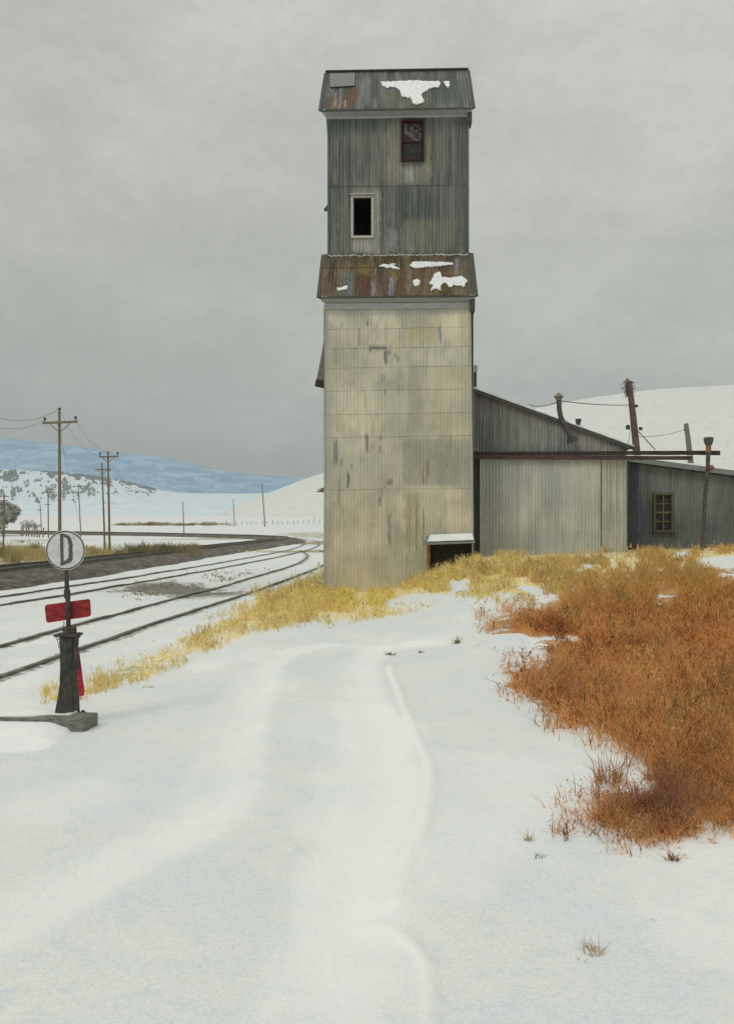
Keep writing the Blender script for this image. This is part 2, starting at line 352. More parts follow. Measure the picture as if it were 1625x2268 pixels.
# ------------------------------------------------------------------ ground sheet (polar mesh out to the horizon)
def soft(x, y, poly, amt, seed=0):
    a = np.zeros(np.shape(x))
    for k in range(6):
        an = k*math.pi/3; sc_ = amt*(.35+.65*(k % 2)); w = .022*y+.05
        a = a+inpoly(x+w*sc_*math.cos(an), y+w*3*sc_*math.sin(an), poly)
    return a/6
def build_ground():
    th = np.concatenate([np.linspace(-180, -42, 60)[:-1], np.linspace(-42, 36, 900), np.linspace(36, 180, 60)[1:]])
    rr = np.concatenate([[0.02], np.geomspace(1.0, 40, 620), np.geomspace(40, 6000, 260)[1:]])
    T, Q = np.meshgrid(np.radians(th), rr); X = Q*np.sin(T); Y = Q*np.cos(T)
    Zg = hfull(X.ravel(), Y.ravel()).reshape(X.shape)
    nr, nc = X.shape; v = np.stack([X, Y, Zg], -1).reshape(-1, 3)
    i = np.arange(nr-1)[:, None]*nc+np.arange(nc-1)[None]; i = i.ravel()
    f = np.stack([i, i+1, i+nc+1, i+nc], 1)[:, ::-1]
    x, y = v[:, 0], v[:, 1]
    jx = x+(.012*y+.12)*(fbm(x*1.7, y*1.7, 51, 3)-.5)*2; jy = y+(.03*y+.1)*(fbm(x*1.7+9, y*1.7, 52, 3)-.5)*2
    tone = np.zeros((len(v), 4), np.float32); tone[:, :3] = (.32, .26, .13)
    def lay(name, c, amt):
        q = soft(jx, jy, zp[name], 1.0); k = q > 0; tone[k, :3] = c; tone[k, 3] = np.maximum(tone[k, 3], (amt*(.35+.65*q))[k])
    lay('yellow', (.80, .66, .34), .60); lay('left', (.5, .42, .2), .50); lay('orange', (.50, .27, .12), .78)
    lay('olive', (.36, .30, .16), .72); lay('field', (.62, .53, .28), .62); lay('bend', (.40, .36, .22), .52); lay('dark', (.19, .18, .15), .74); lay('far', (.3, .28, .18), .52)
    for s in snowin: tone[inpoly(jx, jy, s), 3] = 0
    # straw along the tracks and thin spots in the fields
    far = (y > 45) & (x > -90); tone[:, 3] = np.where(far, np.maximum(tone[:, 3], .60*ss(.46, .7, fbm(x*.05, y*.09, 61, 4))*(1-ss(110, 190, y))), tone[:, 3])
    for tl in (tA, tB):
        for sd in (-.75, .75):
            k = (y < 130) & (y > 2) & (x < 1) & (x > -40); dd = np.full(len(x), 9.); dd[k] = polydist(x[k], y[k], offset_line(tl, sd)[::4])[0]
            q = .50*(1-ss(.10, .30+.01*y.clip(0, 40), dd)); k = q > tone[:, 3]; tone[k, :3] = (.22, .21, .18); tone[k, 3] = q[k]
    o = mesh_obj('ground', v, f, M_ground, smooth=True)
    at = o.data.color_attributes.new('tone', 'FLOAT_COLOR', 'POINT'); at.data.foreach_set('color', tone.ravel())
    pk = np.zeros(len(v), np.float32); k = (np.abs(x) < 9) & (y > 2) & (y < 23); pk[k] = packed(x[k], y[k])
    a2 = o.data.attributes.new('packed', 'FLOAT', 'POINT'); a2.data.foreach_set('value', pk)
    tag(o, kind='structure'); return o
build_ground()

# ------------------------------------------------------------------ hills and mountain
def hill(name, prof, r0, rr, r1, mat, rough, seed, pw=1.3, base=0.0, n=420):
    px = np.linspace(prof[0][0], prof[-1][0], n); py = np.interp(px, [p[0] for p in prof], [p[1] for p in prof])
    ky = np.ones(9)/9; py = np.convolve(np.pad(py, 4, 'edge'), ky, 'valid')
    R_ = np.concatenate([np.linspace(r0, rr, 90), np.linspace(rr, r1, 20)[1:]])
    PX, RR = np.meshgrid(px, R_); PY = np.broadcast_to(py, PX.shape)
    X = (PX-CX)/F*RR; Y = RR
    ridge = E+(HZ-PY)/F*rr
    t = np.clip((RR-r0)/(rr-r0), 0, 1); t2 = np.clip((RR-rr)/(r1-rr), 0, 1)
    g0 = hbase(X.ravel(), Y.ravel()).reshape(X.shape)*0+hbase(np.array([0.]), np.array([float(r0)]))[0]-6
    z = g0+(ridge-g0)*np.where(RR <= rr, t**pw, 1-t2*t2)
    z = z+rough*(fbm(X/(rr*.05), Y/(rr*.05), seed, 5)-.5)*np.where(RR <= rr, np.sin(np.pi*np.clip(t, 0, 1)), .5)
    nr, nc = X.shape; v = np.stack([X, Y, z], -1).reshape(-1, 3)
    i = (np.arange(nr-1)[:, None]*nc+np.arange(nc-1)[None]).ravel(); f = np.stack([i, i+nc, i+nc+1, i+1], 1)[:, ::-1]
    o = mesh_obj(name, v, f, mat, smooth=True); tag(o, kind='structure'); return o, (px, py)
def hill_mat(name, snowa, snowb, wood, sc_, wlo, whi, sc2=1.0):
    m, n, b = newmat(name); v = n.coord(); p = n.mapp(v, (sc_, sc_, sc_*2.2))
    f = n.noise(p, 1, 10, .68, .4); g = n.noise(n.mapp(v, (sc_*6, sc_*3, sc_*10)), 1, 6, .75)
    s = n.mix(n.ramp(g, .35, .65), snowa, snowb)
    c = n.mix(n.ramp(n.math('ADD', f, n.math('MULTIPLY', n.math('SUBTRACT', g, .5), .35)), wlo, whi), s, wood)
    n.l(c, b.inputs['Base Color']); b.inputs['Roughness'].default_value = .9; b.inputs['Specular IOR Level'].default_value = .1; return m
M_mount = hill_mat('wooded_haze_blue_mountain', (.55, .70, .82), (.32, .51, .69), (.22, .40, .59), .011, .36, .60)  # blue of distant haze painted into the snow and wood colours
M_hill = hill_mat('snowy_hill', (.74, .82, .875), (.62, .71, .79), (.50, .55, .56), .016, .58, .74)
M_hillR = hill_mat('near_snowy_hill', (.77, .77, .73), (.64, .67, .68), (.62, .60, .53), .09, .50, .72)
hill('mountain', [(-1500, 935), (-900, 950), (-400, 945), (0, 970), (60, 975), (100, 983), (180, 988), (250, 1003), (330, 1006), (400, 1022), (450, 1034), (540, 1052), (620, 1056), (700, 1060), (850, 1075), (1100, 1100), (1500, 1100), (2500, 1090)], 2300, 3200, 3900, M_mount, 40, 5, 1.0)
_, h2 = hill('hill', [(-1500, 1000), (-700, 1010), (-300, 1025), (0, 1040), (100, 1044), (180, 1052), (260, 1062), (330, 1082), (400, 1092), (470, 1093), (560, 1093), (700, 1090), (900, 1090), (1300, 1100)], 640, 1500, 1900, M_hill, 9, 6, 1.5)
hill('hill', [(500, 1135), (560, 1105), (610, 1086), (650, 1070), (690, 1055), (740, 1040), (820, 1015), (950, 975), (1100, 930), (1180, 905), (1300, 882), (1450, 862), (1625, 852), (2000, 840), (3000, 830)], 420, 900, 1200, M_hillR, 6, 9, 1.0)

# conifers scattered over the left hill's crest
def conifers():
    n = 32000; px = rng.uniform(-1100, 345, n); up = np.abs(rng.normal(0, 1, n))
    ridge = np.interp(px, h2[0], h2[1]); clump = fbm(px*.07, up*2.6, 71, 5)
    depth = 1500-up*260*np.clip(1.25-px/330, .12, 1)*(clump+.2)
    keep = (clump > .49+.12*rng.random(n)-.10*(up < .35)) & (depth > 800); px = px[keep]; ridge = ridge[keep]; depth = depth[keep]
    r0, rr = 640., 1500.; X = (px-CX)/F*depth; t = (depth-r0)/(rr-r0)
    g0 = hbase(np.array([0.]), np.array([r0]))[0]-6; rz = E+(HZ-ridge)/F*rr; z = g0+(rz-g0)*t**1.5-1
    v = []; f = []
    for x, y, q in zip(X, depth, z):
        s = random.uniform(.4, .95); h = 5.0*s; r = 2.0*s; b = len(v); a0 = random.random()*3
        for k in range(5): an = a0+k*2*math.pi/5; v.append((x+r*math.cos(an), y+r*math.sin(an), q+.8))
        v.append((x, y, q+h))
        for k in range(5): f.append((b+k, b+(k+1) % 5, b+5))
    o = mesh_obj('conifer_forest', v, f, plain('conifer', (.18, .205, .20), (.31, .34, .335), (.05, .05, .05)))
    tag(o, 'dark conifers speckling the crest of the snowy left hill', 'forest', kind='stuff')
conifers()

# ------------------------------------------------------------------ railway
def sweep(pl, prof, zf, closed=True):
    v = []; f = []; m = len(prof)
    for i, p in enumerate(pl):
        a = np.array(pl[max(i-1, 0)]); b = np.array(pl[min(i+1, len(pl)-1)]); t = (b-a)/np.linalg.norm(b-a); z = zf(p, i)
        for o, h in prof: v.append((p[0]+t[1]*o, p[1]-t[0]*o, z+h))
    for i in range(len(pl)-1):
        for k in range(m if closed else m-1):
            k2 = (k+1) % m; f.append((i*m+k, i*m+k2, (i+1)*m+k2, (i+1)*m+k))
    if closed: f += [tuple(range(m)), tuple((len(pl)-1)*m+k for k in range(m))[::-1]]
    return v, f
def gz(p, i=0): return float(hbase(np.array([p[0]]), np.array([p[1]]))[0])
main = smooth_line([(-16, 3), (-15.2, 14), (-14.4, 22), (-13.6, 31), (-12.7, 44), (-12.0, 57), (-10.4, 80), (-9.7, 97), (-11, 112), (-16, 124), (-28, 135), (-46, 144), (-80, 158), (-140, 178), (-260, 205)], 10)
def gravel_mat():
    m, n, b = newmat('dark_ballast'); v = n.coord()
    f = n.noise(v, 2.2, 8, .75); g = n.noise(v, 16, 4, .8); h = n.noise(n.mapp(v, (.3, .3, .3)), 1, 5)
    c = n.mix(n.ramp(f, .35, .65), (.055, .050, .050), (.19, .16, .125)); c = n.gain(c, n.ramp(g, .3, .7, .45, 1.6)); c = n.gain(c, n.ramp(n.noise(n.mapp(v, (1, .3, 1)), 3.1, 5, .7), .35, .65, .75, 1.3))
    c = n.mix(n.ramp(n.math('ADD', n.math('MULTIPLY', g, .5), n.math('MULTIPLY', h, .5)), .57, .66, 0, .75), c, (.62, .62, .60))
    n.l(c, b.inputs['Base Color']); b.inputs['Roughness'].default_value = .95
    bp = n.n('ShaderNodeBump'); bp.inputs['Strength'].default_value = .8; bp.inputs['Distance'].default_value = .05; n.l(g, bp.inputs['Height']); n.l(bp.outputs[0], b.inputs['Normal']); return m
M_bal = gravel_mat()
BH = .30
v, f = sweep(main, [(3.3, -.35), (2.9, -.02), (1.75, BH), (1.0, BH+.02), (-1.0, BH+.02), (-1.75, BH), (-2.9, -.02), (-3.3, -.35)], lambda p, i: gz(p), False)
v = [(a+random.uniform(-.06, .06), b_, c+random.uniform(-.03, .03)) for a, b_, c in v]
tag(mesh_obj('railway_embankment', v, f, M_bal, smooth=True), kind='structure')
railp = [(-.065, -.08), (.065, -.08), (.065, -.065), (.012, -.05), (.012, .03), (.036, .045), (.036, .075), (-.036, .075), (-.036, .045), (-.012, .03), (-.012, -.05), (-.065, -.065)]
def track(pl, label, zf, mat=M_rail, g=1.5, k=1.0):
    root = empty('railway_track', (pl[0][0], pl[0][1], 0), label, 'railway track', 'tracks on the left')
    for s in (-1, 1):
        v, f = sweep(offset_line(pl, s*g/2), [(a*k, b*k) for a, b in railp], zf); mesh_obj('rail', v, f, mat, root)
    return root
def zs(p, i=0): return gz(p)-.028+.022*float(fbm(np.array([p[1]*1.1]), np.array([p[0]]), 131, 4)[0]*2-1)
track(tA, 'snow covered siding nearest the switch stand, its two rails showing', zs)
track(tB, 'snow covered middle track between the siding and the dark embankment', zs)
track(main, 'main track on top of the dark ballast embankment', lambda p, i: gz(p)+BH+.09)
# short exposed closure rail lying by the siding
# ------------------------------------------------------------------ corrugated sheet walls
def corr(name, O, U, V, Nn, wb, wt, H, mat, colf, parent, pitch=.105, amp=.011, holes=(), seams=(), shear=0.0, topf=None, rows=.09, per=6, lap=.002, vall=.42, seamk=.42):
    """sheet: u across (wb wide at the foot, wt at the top, centred shift), v up. colf(px,py,u,v) -> rgb"""
    O, U, V, Nn = [np.array(a, float) for a in (O, U, V, Nn)]
    nc = int(max(wb, wt)/pitch*per)+1; u = np.linspace(0, 1, nc)
    vs = set(np.round(np.arange(0, H, rows), 4).tolist()+[round(H, 4)])
    for s in seams: vs |= {round(s-.012, 4), round(s-.004, 4), round(s+.004, 4), round(s+.012, 4)}
    for a, b, c, d in holes: vs |= {round(c, 4), round(d, 4)}
    vs = np.array(sorted(vs)); t = vs/H
    TT, UU = np.meshgrid(t, u, indexing='ij'); W = wb+(wt-wb)*TT; uu = UU*W+(wb-W)/2 if shear is not None else UU*W
    vv = TT*H
    if topf is not None: vv = TT*topf(uu)
    vsh = vv+(shear or 0)*uu
    wave = amp*np.sin(uu/pitch*2*np.pi)
    if len(seams):
        step = np.zeros_like(vv)
        for s in seams: step += (vv < s)
        wave = wave-lap*0+lap*((step % 2))
    pos = O+uu[..., None]*U+vsh[..., None]*V+wave[..., None]*Nn
    pv = pos.reshape(-1, 3); px = CX+pv[:, 0]/pv[:, 1]*F; py = HZ-(pv[:, 2]-E)/pv[:, 1]*F
    c = colf(px, py, uu.ravel(), vv.ravel())
    # groove shade painted into the valleys of the sheet, unevenly strong
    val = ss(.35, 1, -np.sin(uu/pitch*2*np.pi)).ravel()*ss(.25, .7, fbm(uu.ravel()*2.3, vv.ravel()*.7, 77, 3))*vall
    for s in seams:
        k = np.abs(vv.ravel()-s) < .0045; val = np.where(k, np.maximum(val, seamk*(.3+1.2*fbm(uu.ravel()*2.2+s, vv.ravel()*0, 78, 3))), val)
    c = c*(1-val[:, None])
    nr = len(vs); i = (np.arange(nr-1)[:, None]*nc+np.arange(nc-1)[None]).ravel()
    f = np.stack([i, i+1, i+nc+1, i+nc], 1)
    if holes:
        cu = (uu[:-1, :-1]+uu[1:, 1:]).ravel()/2; cv = (vv[:-1, :-1]+vv[1:, 1:]).ravel()/2; keep = np.ones(len(f), bool)
        for a, b, c0, d0 in holes: keep &= ~((cu > a) & (cu < b) & (cv > c0) & (cv < d0))
        f = f[keep]
    return mesh_obj(name, pv, f, mat, parent, col=c, smooth=True)
def streaks(u, v, seed, fx=9, fy=.5): return fbm(u*fx, v*fy, seed, 5)
def lerp(a, b, t): return np.array(a)[None]*(1-t[:, None])+np.array(b)[None]*t[:, None]
def rects(c, px, py, lst):
    for x0, x1, y0, y1, col, a in lst:
        wob = 2.2*(fbm(py*.12, px*0, int(x0) % 97, 3)-.5)*2; sf = 1.6 if x1-x0 < 14 else min(9, (x1-x0)*.2); sy = 5 if y1-y0 < 60 else 14; wob = wob*(1 if sf < 2 else 2.5); ex = ss(-sf/2, sf/2, px-x0-wob)*ss(-sf/2, sf/2, x1+wob-px); ey = ss(0, sy, py-y0)*ss(0, sy, y1-py)
        k = (ex*ey*a*(.55+.75*fbm(px*.5, py*.09, 5, 3)))[:, None]; k = np.clip(k, 0, 1); c = c*(1-k)+np.array(col)*k
    return c

# ------------------------------------------------------------------ grain elevator
TY = 26.8; s1 = F/TY
el = empty('grain_elevator', (.95, TY, 0), 'tall weathered grain elevator tower with two gabled roof tiers and pale lower walls', 'grain elevator', rz=R(-2.0))
def ty(py, Y=TY): return E+(HZ-py)/F*Y
def txx(px, Y=TY): return (px-CX)/F*Y
seam_px = [727, 770, 813, 864, 916, 967, 1083]
def lower_col(px, py, u, v):
    a = fbm(u*1.1, v*.8, 11, 5); s = streaks(u, v, 12, 11, .6)
    c = lerp((.52, .505, .395), (.70, .65, .50), ss(.3, .7, a)); c *= (.90+.20*s)[:, None]; bl = ss(.58, .78, fbm(u*4, v*3, 17, 5)); c = c*(1-.16*bl[:, None])
    pr_ = np.random.default_rng(5); bands = [640]+seam_px+[1420]
    for b_ in range(len(bands)-1):
        cuts = [690]+sorted(pr_.uniform(740, 1030, pr_.integers(2, 5)).tolist())+[1080]
        for k_ in range(len(cuts)-1):
            m_ = (py > bands[b_]) & (py <= bands[b_+1]) & (px > cuts[k_]) & (px <= cuts[k_+1]); t_ = pr_.uniform(-.10, .07); w_ = pr_.uniform(-.03, .03)
            c = np.where(m_[:, None], c*np.array([1+t_+w_, 1+t_, 1+t_-w_]), c)
            e_ = m_ & (px-cuts[k_] < 1.4) & (fbm(py*.05, px*0, b_, 3) > .45); c = np.where(e_[:, None], c*.62, c)
    low = ss(1150, 1290, py); c = c*(1-low[:, None]*.22)+np.array((.42, .37, .24))*low[:, None]*.22
    cool = ss(.5, .8, fbm(u*.7+3, v*.5, 14, 4)); c = c*(1-.35*cool[:, None])+np.array((.44, .45, .40))*.35*cool[:, None]
    lst = [(893, 1050, 966, 1083, (.32, .33, .28), .8), (895, 930, 1083, 1215, (.36, .33, .20), .6), (905, 972, 720, 762, (.52, .45, .26), .7), (905, 1050, 800, 960, (.46, .43, .29), .35),
           (718, 735, 700, 1310, (.42, .42, .39), .5), (1020, 1050, 690, 1200, (.46, .45, .39), .4), (905, 935, 790, 960, (.40, .40, .33), .45), (718, 1050, 676, 700, (.40, .41, .38), .7),
           (810, 815, 708, 724, (.14, .15, .16), .85), (816, 857, 765, 776, (.13, .13, .14), .95), (850, 858, 773, 809, (.15, .15, .16), .9), (816, 822, 770, 782, (.15, .15, .16), .9),
           (858, 866, 772, 786, (.2, .2, .2), .6), (873, 878, 780, 792, (.15, .15, .15), .9), (878, 886, 786, 803, (.2, .2, .2), .7), (970, 977, 719, 762, (.27, .31, .32), .9), (793, 797, 724, 768, (.2, .2, .18), .7),
           (738, 748, 966, 1034, (.17, .18, .18), .75), (809, 816, 958, 1005, (.17, .175, .17), .8), (840, 846, 964, 974, (.17, .17, .17), .8), (841, 845, 983, 1005, (.13, .13, .13), .85), (845, 852, 998, 1006, (.18, .18, .17), .7),
           (768, 773, 1043, 1082, (.13, .14, .14), .9), (775, 780, 1025, 1040, (.17, .17, .16), .6), (857, 870, 1060, 1076, (.2, .2, .2), .8), (838, 844, 1096, 1122, (.2, .2, .21), .8), (859, 866, 1130, 1215, (.22, .23, .23), .75),
           (748, 753, 1053, 1125, (.25, .25, .22), .7), (753, 758, 1015, 1035, (.2, .2, .18), .7), (823, 826, 978, 995, (.2, .2, .18), .7), (824, 828, 930, 965, (.28, .28, .24), .6), (838, 853, 830, 850, (.33, .34, .31), .6), (851, 856, 860, 876, (.2, .2, .2), .7),
           (934, 937, 1035, 1075, (.3, .2, .1), .8), (944, 949, 1015, 1055, (.3, .19, .1), .8), (996, 999, 965, 1000, (.3, .25, .14), .7), (1011, 1014, 990, 1030, (.3, .26, .18), .6), (920, 925, 1090, 1230, (.30, .26, .15), .7), (935, 939, 1120, 1215, (.26, .2, .1), .7), (906, 909, 1090, 1230, (.27, .24, .14), .6)]
    return rects(c, px, py, lst)
tzt = ty(672); b0 = -.35
LX0, LX1 = txx(717), txx(1047); TX0, TX1 = txx(721), txx(1040)
dz0 = ty(1206)-b0; da = txx(951)-LX0; db = txx(1043)-LX0
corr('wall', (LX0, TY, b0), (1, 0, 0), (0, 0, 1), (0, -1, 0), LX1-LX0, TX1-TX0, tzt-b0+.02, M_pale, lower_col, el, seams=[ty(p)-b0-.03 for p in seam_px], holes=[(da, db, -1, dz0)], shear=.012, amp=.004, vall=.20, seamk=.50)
def plain_col(a, b, seed):
    return lambda px, py, u, v: lerp(a, b, ss(.25, .75, fbm(u*1.2, v*.9, seed, 4)))*(.85+.3*streaks(u, v, seed+1))[:, None]
DEP = 6.2
for xs, nx, nm in ((LX0, -1, 'wall'), (LX1, 1, 'wall')):
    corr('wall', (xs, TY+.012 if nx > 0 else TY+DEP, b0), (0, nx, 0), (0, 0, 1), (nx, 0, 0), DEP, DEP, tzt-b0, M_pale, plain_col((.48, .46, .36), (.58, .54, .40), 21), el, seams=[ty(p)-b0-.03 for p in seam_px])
corr('wall', (LX1, TY+DEP, b0), (-1, 0, 0), (0, 0, 1), (0, 1, 0), LX1-LX0, TX1-TX0, tzt-b0, M_pale, plain_col((.48, .46, .36), (.58, .54, .40), 23), el)
M_ct = plain('corner_trim', (.38, .38, .32), (.52, .50, .42), (6, 6, 1))
for x, xt in ((LX0, TX0), (LX1, TX1)):
    m = MB(); m.beam((x, TY-.002, b0), (xt, TY-.002, tzt), .045, .04, (0, 1, 0)); m.build('corner_trim', M_ct, el)
# gable roof tier
def tier(yf, xe0, xe1, py_eave, depth, tan, mat, colf, seams, pitch=.105):
    ze = ty(py_eave, yf); h = depth*tan; L = math.hypot(depth, h); cz, cy = h/L, depth/L
    return ze, h, L, corr('roof', (xe0, yf, ze), (1, 0, 0), (0, cy, cz), (0, -cz, cy), xe1-xe0, xe1-xe0, L, mat, colf, el, seams=seams, pitch=pitch, rows=.05, amp=.013)
def rects_roof(c, px, py, lst): return rects(c, px, py, lst)
def mid_col(px, py, u, v):
    c = lerp((.085, .068, .042), (.20, .15, .085), ss(.3, .7, streaks(u, v, 31, 6, .8)))
    lav = (.24, .235, .28); gr = (.17, .18, .17); red = (.125, .06, .035); och = (.23, .165, .065); pur = (.12, .075, .06)
    c = rects(c, px, py, [(713, 745, 600, 660, red, .55), (748, 782, 595, 660, gr, .85), (785, 822, 590, 660, red, .8), (835, 862, 590, 660, pur, .75), (862, 876, 580, 640, och, .8), (790, 815, 582, 610, och, .7),
        (821, 829, 618, 660, lav, .8), (861, 872, 612, 660, lav, .9), (901, 911, 588, 655, lav, .85), (938, 945, 600, 655, lav, .7), (1004, 1014, 570, 612, lav, .9), (1008, 1015, 635, 655, lav, .7), (770, 782, 620, 660, lav, .4),
        (885, 1010, 590, 655, (.20, .115, .05), .5), (1012, 1050, 566, 655, (.13, .12, .095), .6), (1000, 1050, 562, 578, (.10, .10, .11), .7), (700, 800, 563, 580, (.13, .11, .06), .6)])
    ln = np.exp(-((py-592)/1.6)**2)*(px < 880)*.6; return c*(1-ln[:, None])
def top_col(px, py, u, v):
    c = lerp((.085, .092, .085), (.19, .195, .18), ss(.3, .7, streaks(u, v, 33, 7, .7)))
    return rects(c, px, py, [(723, 780, 206, 243, (.18, .085, .04), .75), (765, 790, 192, 226, (.20, .05, .03), .55), (723, 777, 161, 190, (.19, .20, .20), .9), (725, 779, 190, 196, (.02, .02, .025), 1.0), (803, 816, 165, 235, (.22, .25, .25), .6),
        (700, 722, 160, 243, (.07, .065, .055), .7), (845, 950, 200, 243, (.13, .13, .08), .5), (950, 1036, 170, 240, (.075, .10, .085), .6), (735, 742, 200, 236, (.3, .31, .32), .7), (747, 752, 190, 240, (.3, .32, .34), .8), (758, 764, 218, 238, (.32, .33, .4), .7), (780, 800, 170, 190, (.2, .19, .15), .6)])
UWY = 28.15; UD = 3.55; MY = 26.5; RX0, RX1 = -1.45, 3.27
TAN = 1.066
MD = UWY-MY+.01
mze, mh, mL, mroof = tier(MY, RX0, RX1, 655, MD, TAN, M_rusty, mid_col, [1.0])
UY = 27.8; UX0, UX1 = -1.51, 3.30
uze, uh, uL, uroof = tier(UY, UX0, UX1, 240, 2.09, TAN, M_sheet, top_col, [])
def roof_back(ze, h, yb, d, x0, x1, name='roof'):
    L = math.hypot(d, h)
    return corr(name, (x1, yb, ze), (-1, 0, 0), (0, -d/L, h/L), (0, h/L, d/L), x1-x0, x1-x0, L, M_sheet, plain_col((.09, .09, .085), (.17, .17, .16), 35), el, rows=.2)
roof_back(mze, mh, UWY+UD+MD, MD, RX0, RX1); roof_back(uze, uh, UY+2*2.09, 2.09, UX0, UX1)
# barge edges, soffits, friezes, gable ends
M_edge = plain('roof_edge', (.05, .05, .048), (.11, .105, .1), (3, 3, 3))
M_soff = plain('soffit_board', (.30, .315, .32), (.42, .43, .43), (1, 8, 8)); M_frz = plain('frieze', (.40, .41, .41), (.52, .52, .49), (1, 6, 6))
M_gab = plain('gable_sheet', (.2, .2, .18), (.3, .3, .27), (4, 4, .6))
def roof_trim(y0, yb, d, ze, h, x0, x1, wx0, wx1, wy0, drop, ridge):
    for x in (x0, x1):
        for ya, s_ in ((y0-.02, 1), (yb+.02, -1)):
            m = MB(); m.beam((x, ya, ze-.03), (x, ya+s_*(d+.02), ze+h-.03), .05, .10, (1, 0, 0)); m.build('barge_board', M_edge, el)
    m = MB(); m.beam((x0, y0+.01, ze-.035), (x1, y0+.01, ze-.035), .03, .055); m.build('eave_board', M_edge, el)
    if ridge: m = MB(); m.beam((x0, y0+d, ze+h+.03), (x1, y0+d, ze+h+.03), .16, .03); m.build('ridge_cap', M_edge, el)
    zi = ze-.07-drop; m = MB()
    m.add([(x0+.04, y0+.02, ze-.07), (x1-.04, y0+.02, ze-.07), (wx1+.04, wy0-.03, zi), (wx0-.04, wy0-.03, zi), (x0+.04, y0+.02, ze-.05), (x1-.04, y0+.02, ze-.05), (wx1+.04, wy0+.05, zi+.05), (wx0-.04, wy0+.05, zi+.05)],
          [(3, 2, 1, 0), (4, 5, 6, 7), (0, 1, 5, 4), (1, 2, 6, 5), (2, 3, 7, 6), (3, 0, 4, 7)]); m.build('soffit', M_soff, el)
uwx0, uwx1 = txx(722, UWY), txx(1034, UWY)
roof_trim(MY, UWY+UD+MD, MD, mze, mh, RX0, RX1, TX0, TX1, TY, .07, False)
roof_trim(UY, UY+4.18, 2.09, uze, uh, UX0, UX1, uwx0, uwx1, UWY, .04, True)
m = MB(); m.box(((TX0+TX1)/2, TY-.03, ty(678)), (TX1-TX0+.10, .05, .17)); m.build('frieze_board', M_frz, el)
m = MB(); m.box(((uwx0+uwx1)/2, UWY-.035, ty(258.5, UWY)), (uwx1-uwx0+.12, .05, .11)); m.build('frieze_board', M_frz, el)
for xw, nx in ((TX0+.02, -1), (TX1-.02, 1)):
    for y0, y1, y2, yt in ((TY, UWY+.02, UWY+.02, 0), (TY+DEP, UWY+UD-.02, UWY+UD-.02, 0)):
        a = [(xw, y0, mze-.35), (xw, y1, mze-.35), (xw, y1, mze+mh-.08), (xw, y0, mze+.22)]
        m = MB(); m.slab(a, (-nx, 0, 0), .05); m.build('gable_end', M_gab, el)
for xw, nx in ((uwx0+.02, -1), (uwx1-.02, 1)):
    a = [(xw, UWY, uze-.3), (xw, UWY+UD, uze-.3), (xw, UWY+UD, uze+.25), (xw, UY+2.09, uze+uh-.12), (xw, UWY, uze+.25)]
    m = MB(); m.slab(a, (-nx, 0, 0), .05); m.build('gable_end', M_gab, el)
m = MB(); m.box((RX1-.10, TY+.05, mze-.26), (.14, .5, .38)); m.build('eave_return', M_edge, el, bevel=.01)
m = MB(); m.box((UX1-.10, UWY+.05, uze-.22), (.13, .5, .32)); m.build('eave_return', M_edge, el, bevel=.01)
def upper_col(px, py, u, v):
    a = fbm(u*1.0+7, v*.6, 41, 5); s = streaks(u, v, 42, 10, .55)
    c = lerp((.090, .102, .098), (.215, .217, .192), ss(.33, .67, .4*a+.6*s))
    lt = (.38, .37, .33); oc = (.30, .28, .17)
    c = rects(c, px, py, [(723, 880, 262, 300, (.10, .12, .12), .45), (853, 884, 262, 410, oc, .55), (930, 952, 290, 400, oc, .45), (735, 745, 370, 410, oc, .5), (880, 950, 366, 412, (.30, .29, .22), .6), (892, 900, 372, 406, (.40, .40, .44), .75), (903, 912, 375, 406, (.42, .42, .40), .7),
        (775, 836, 412, 560, lt, .5), (822, 838, 415, 600, lt, .75), (778, 822, 525, 562, (.46, .44, .39), .85), (772, 775, 430, 560, oc, .5), (724, 745, 560-150, 570, (.20, .235, .235), .5), (745, 775, 450, 560, (.22, .22, .16), .5),
        (840, 905, 412, 470, (.12, .14, .13), .5), (855, 875, 500, 560, (.32, .33, .35), .6), (890, 1010, 480, 565, (.29, .275, .2), .45), (1005, 1036, 262, 560, (.09, .105, .105), .6), (970, 1003, 412, 560, (.21, .22, .19), .4), (723, 730, 262, 565, (.1, .11, .11), .6)])
    return c
uwb = ty(568, UWY)-.25; uwt = uze-.12
def hole(px0, px1, py0, py1, Y, x0, zb): return (txx(px0, Y)-x0, txx(px1, Y)-x0, ty(py1, Y)-zb, ty(py0, Y)-zb)
H1 = hole(887, 933, 270, 355, UWY, uwx0, uwb); H2 = hole(777, 820, 437, 524, UWY, uwx0, uwb)
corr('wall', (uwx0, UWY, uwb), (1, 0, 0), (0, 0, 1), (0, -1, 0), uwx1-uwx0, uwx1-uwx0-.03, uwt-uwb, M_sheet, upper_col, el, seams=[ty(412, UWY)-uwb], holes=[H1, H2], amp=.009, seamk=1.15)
for xs, nx in ((uwx0, -1), (uwx1, 1)):
    corr('wall', (xs, UWY+.012 if nx > 0 else UWY+UD, uwb), (0, nx, 0), (0, 0, 1), (nx, 0, 0), UD, UD, uwt-uwb, M_sheet, plain_col((.13, .14, .13), (.22, .225, .2), 43), el)
corr('wall', (uwx1, UWY+UD, uwb), (-1, 0, 0), (0, 0, 1), (0, 1, 0), uwx1-uwx0, uwx1-uwx0, uwt-uwb, M_sheet, plain_col((.13, .14, .13), (.22, .225, .2), 44), el)
M_ct2 = plain('upper_corner', (.10, .11, .11), (.19, .2, .19), (6, 6, 1))
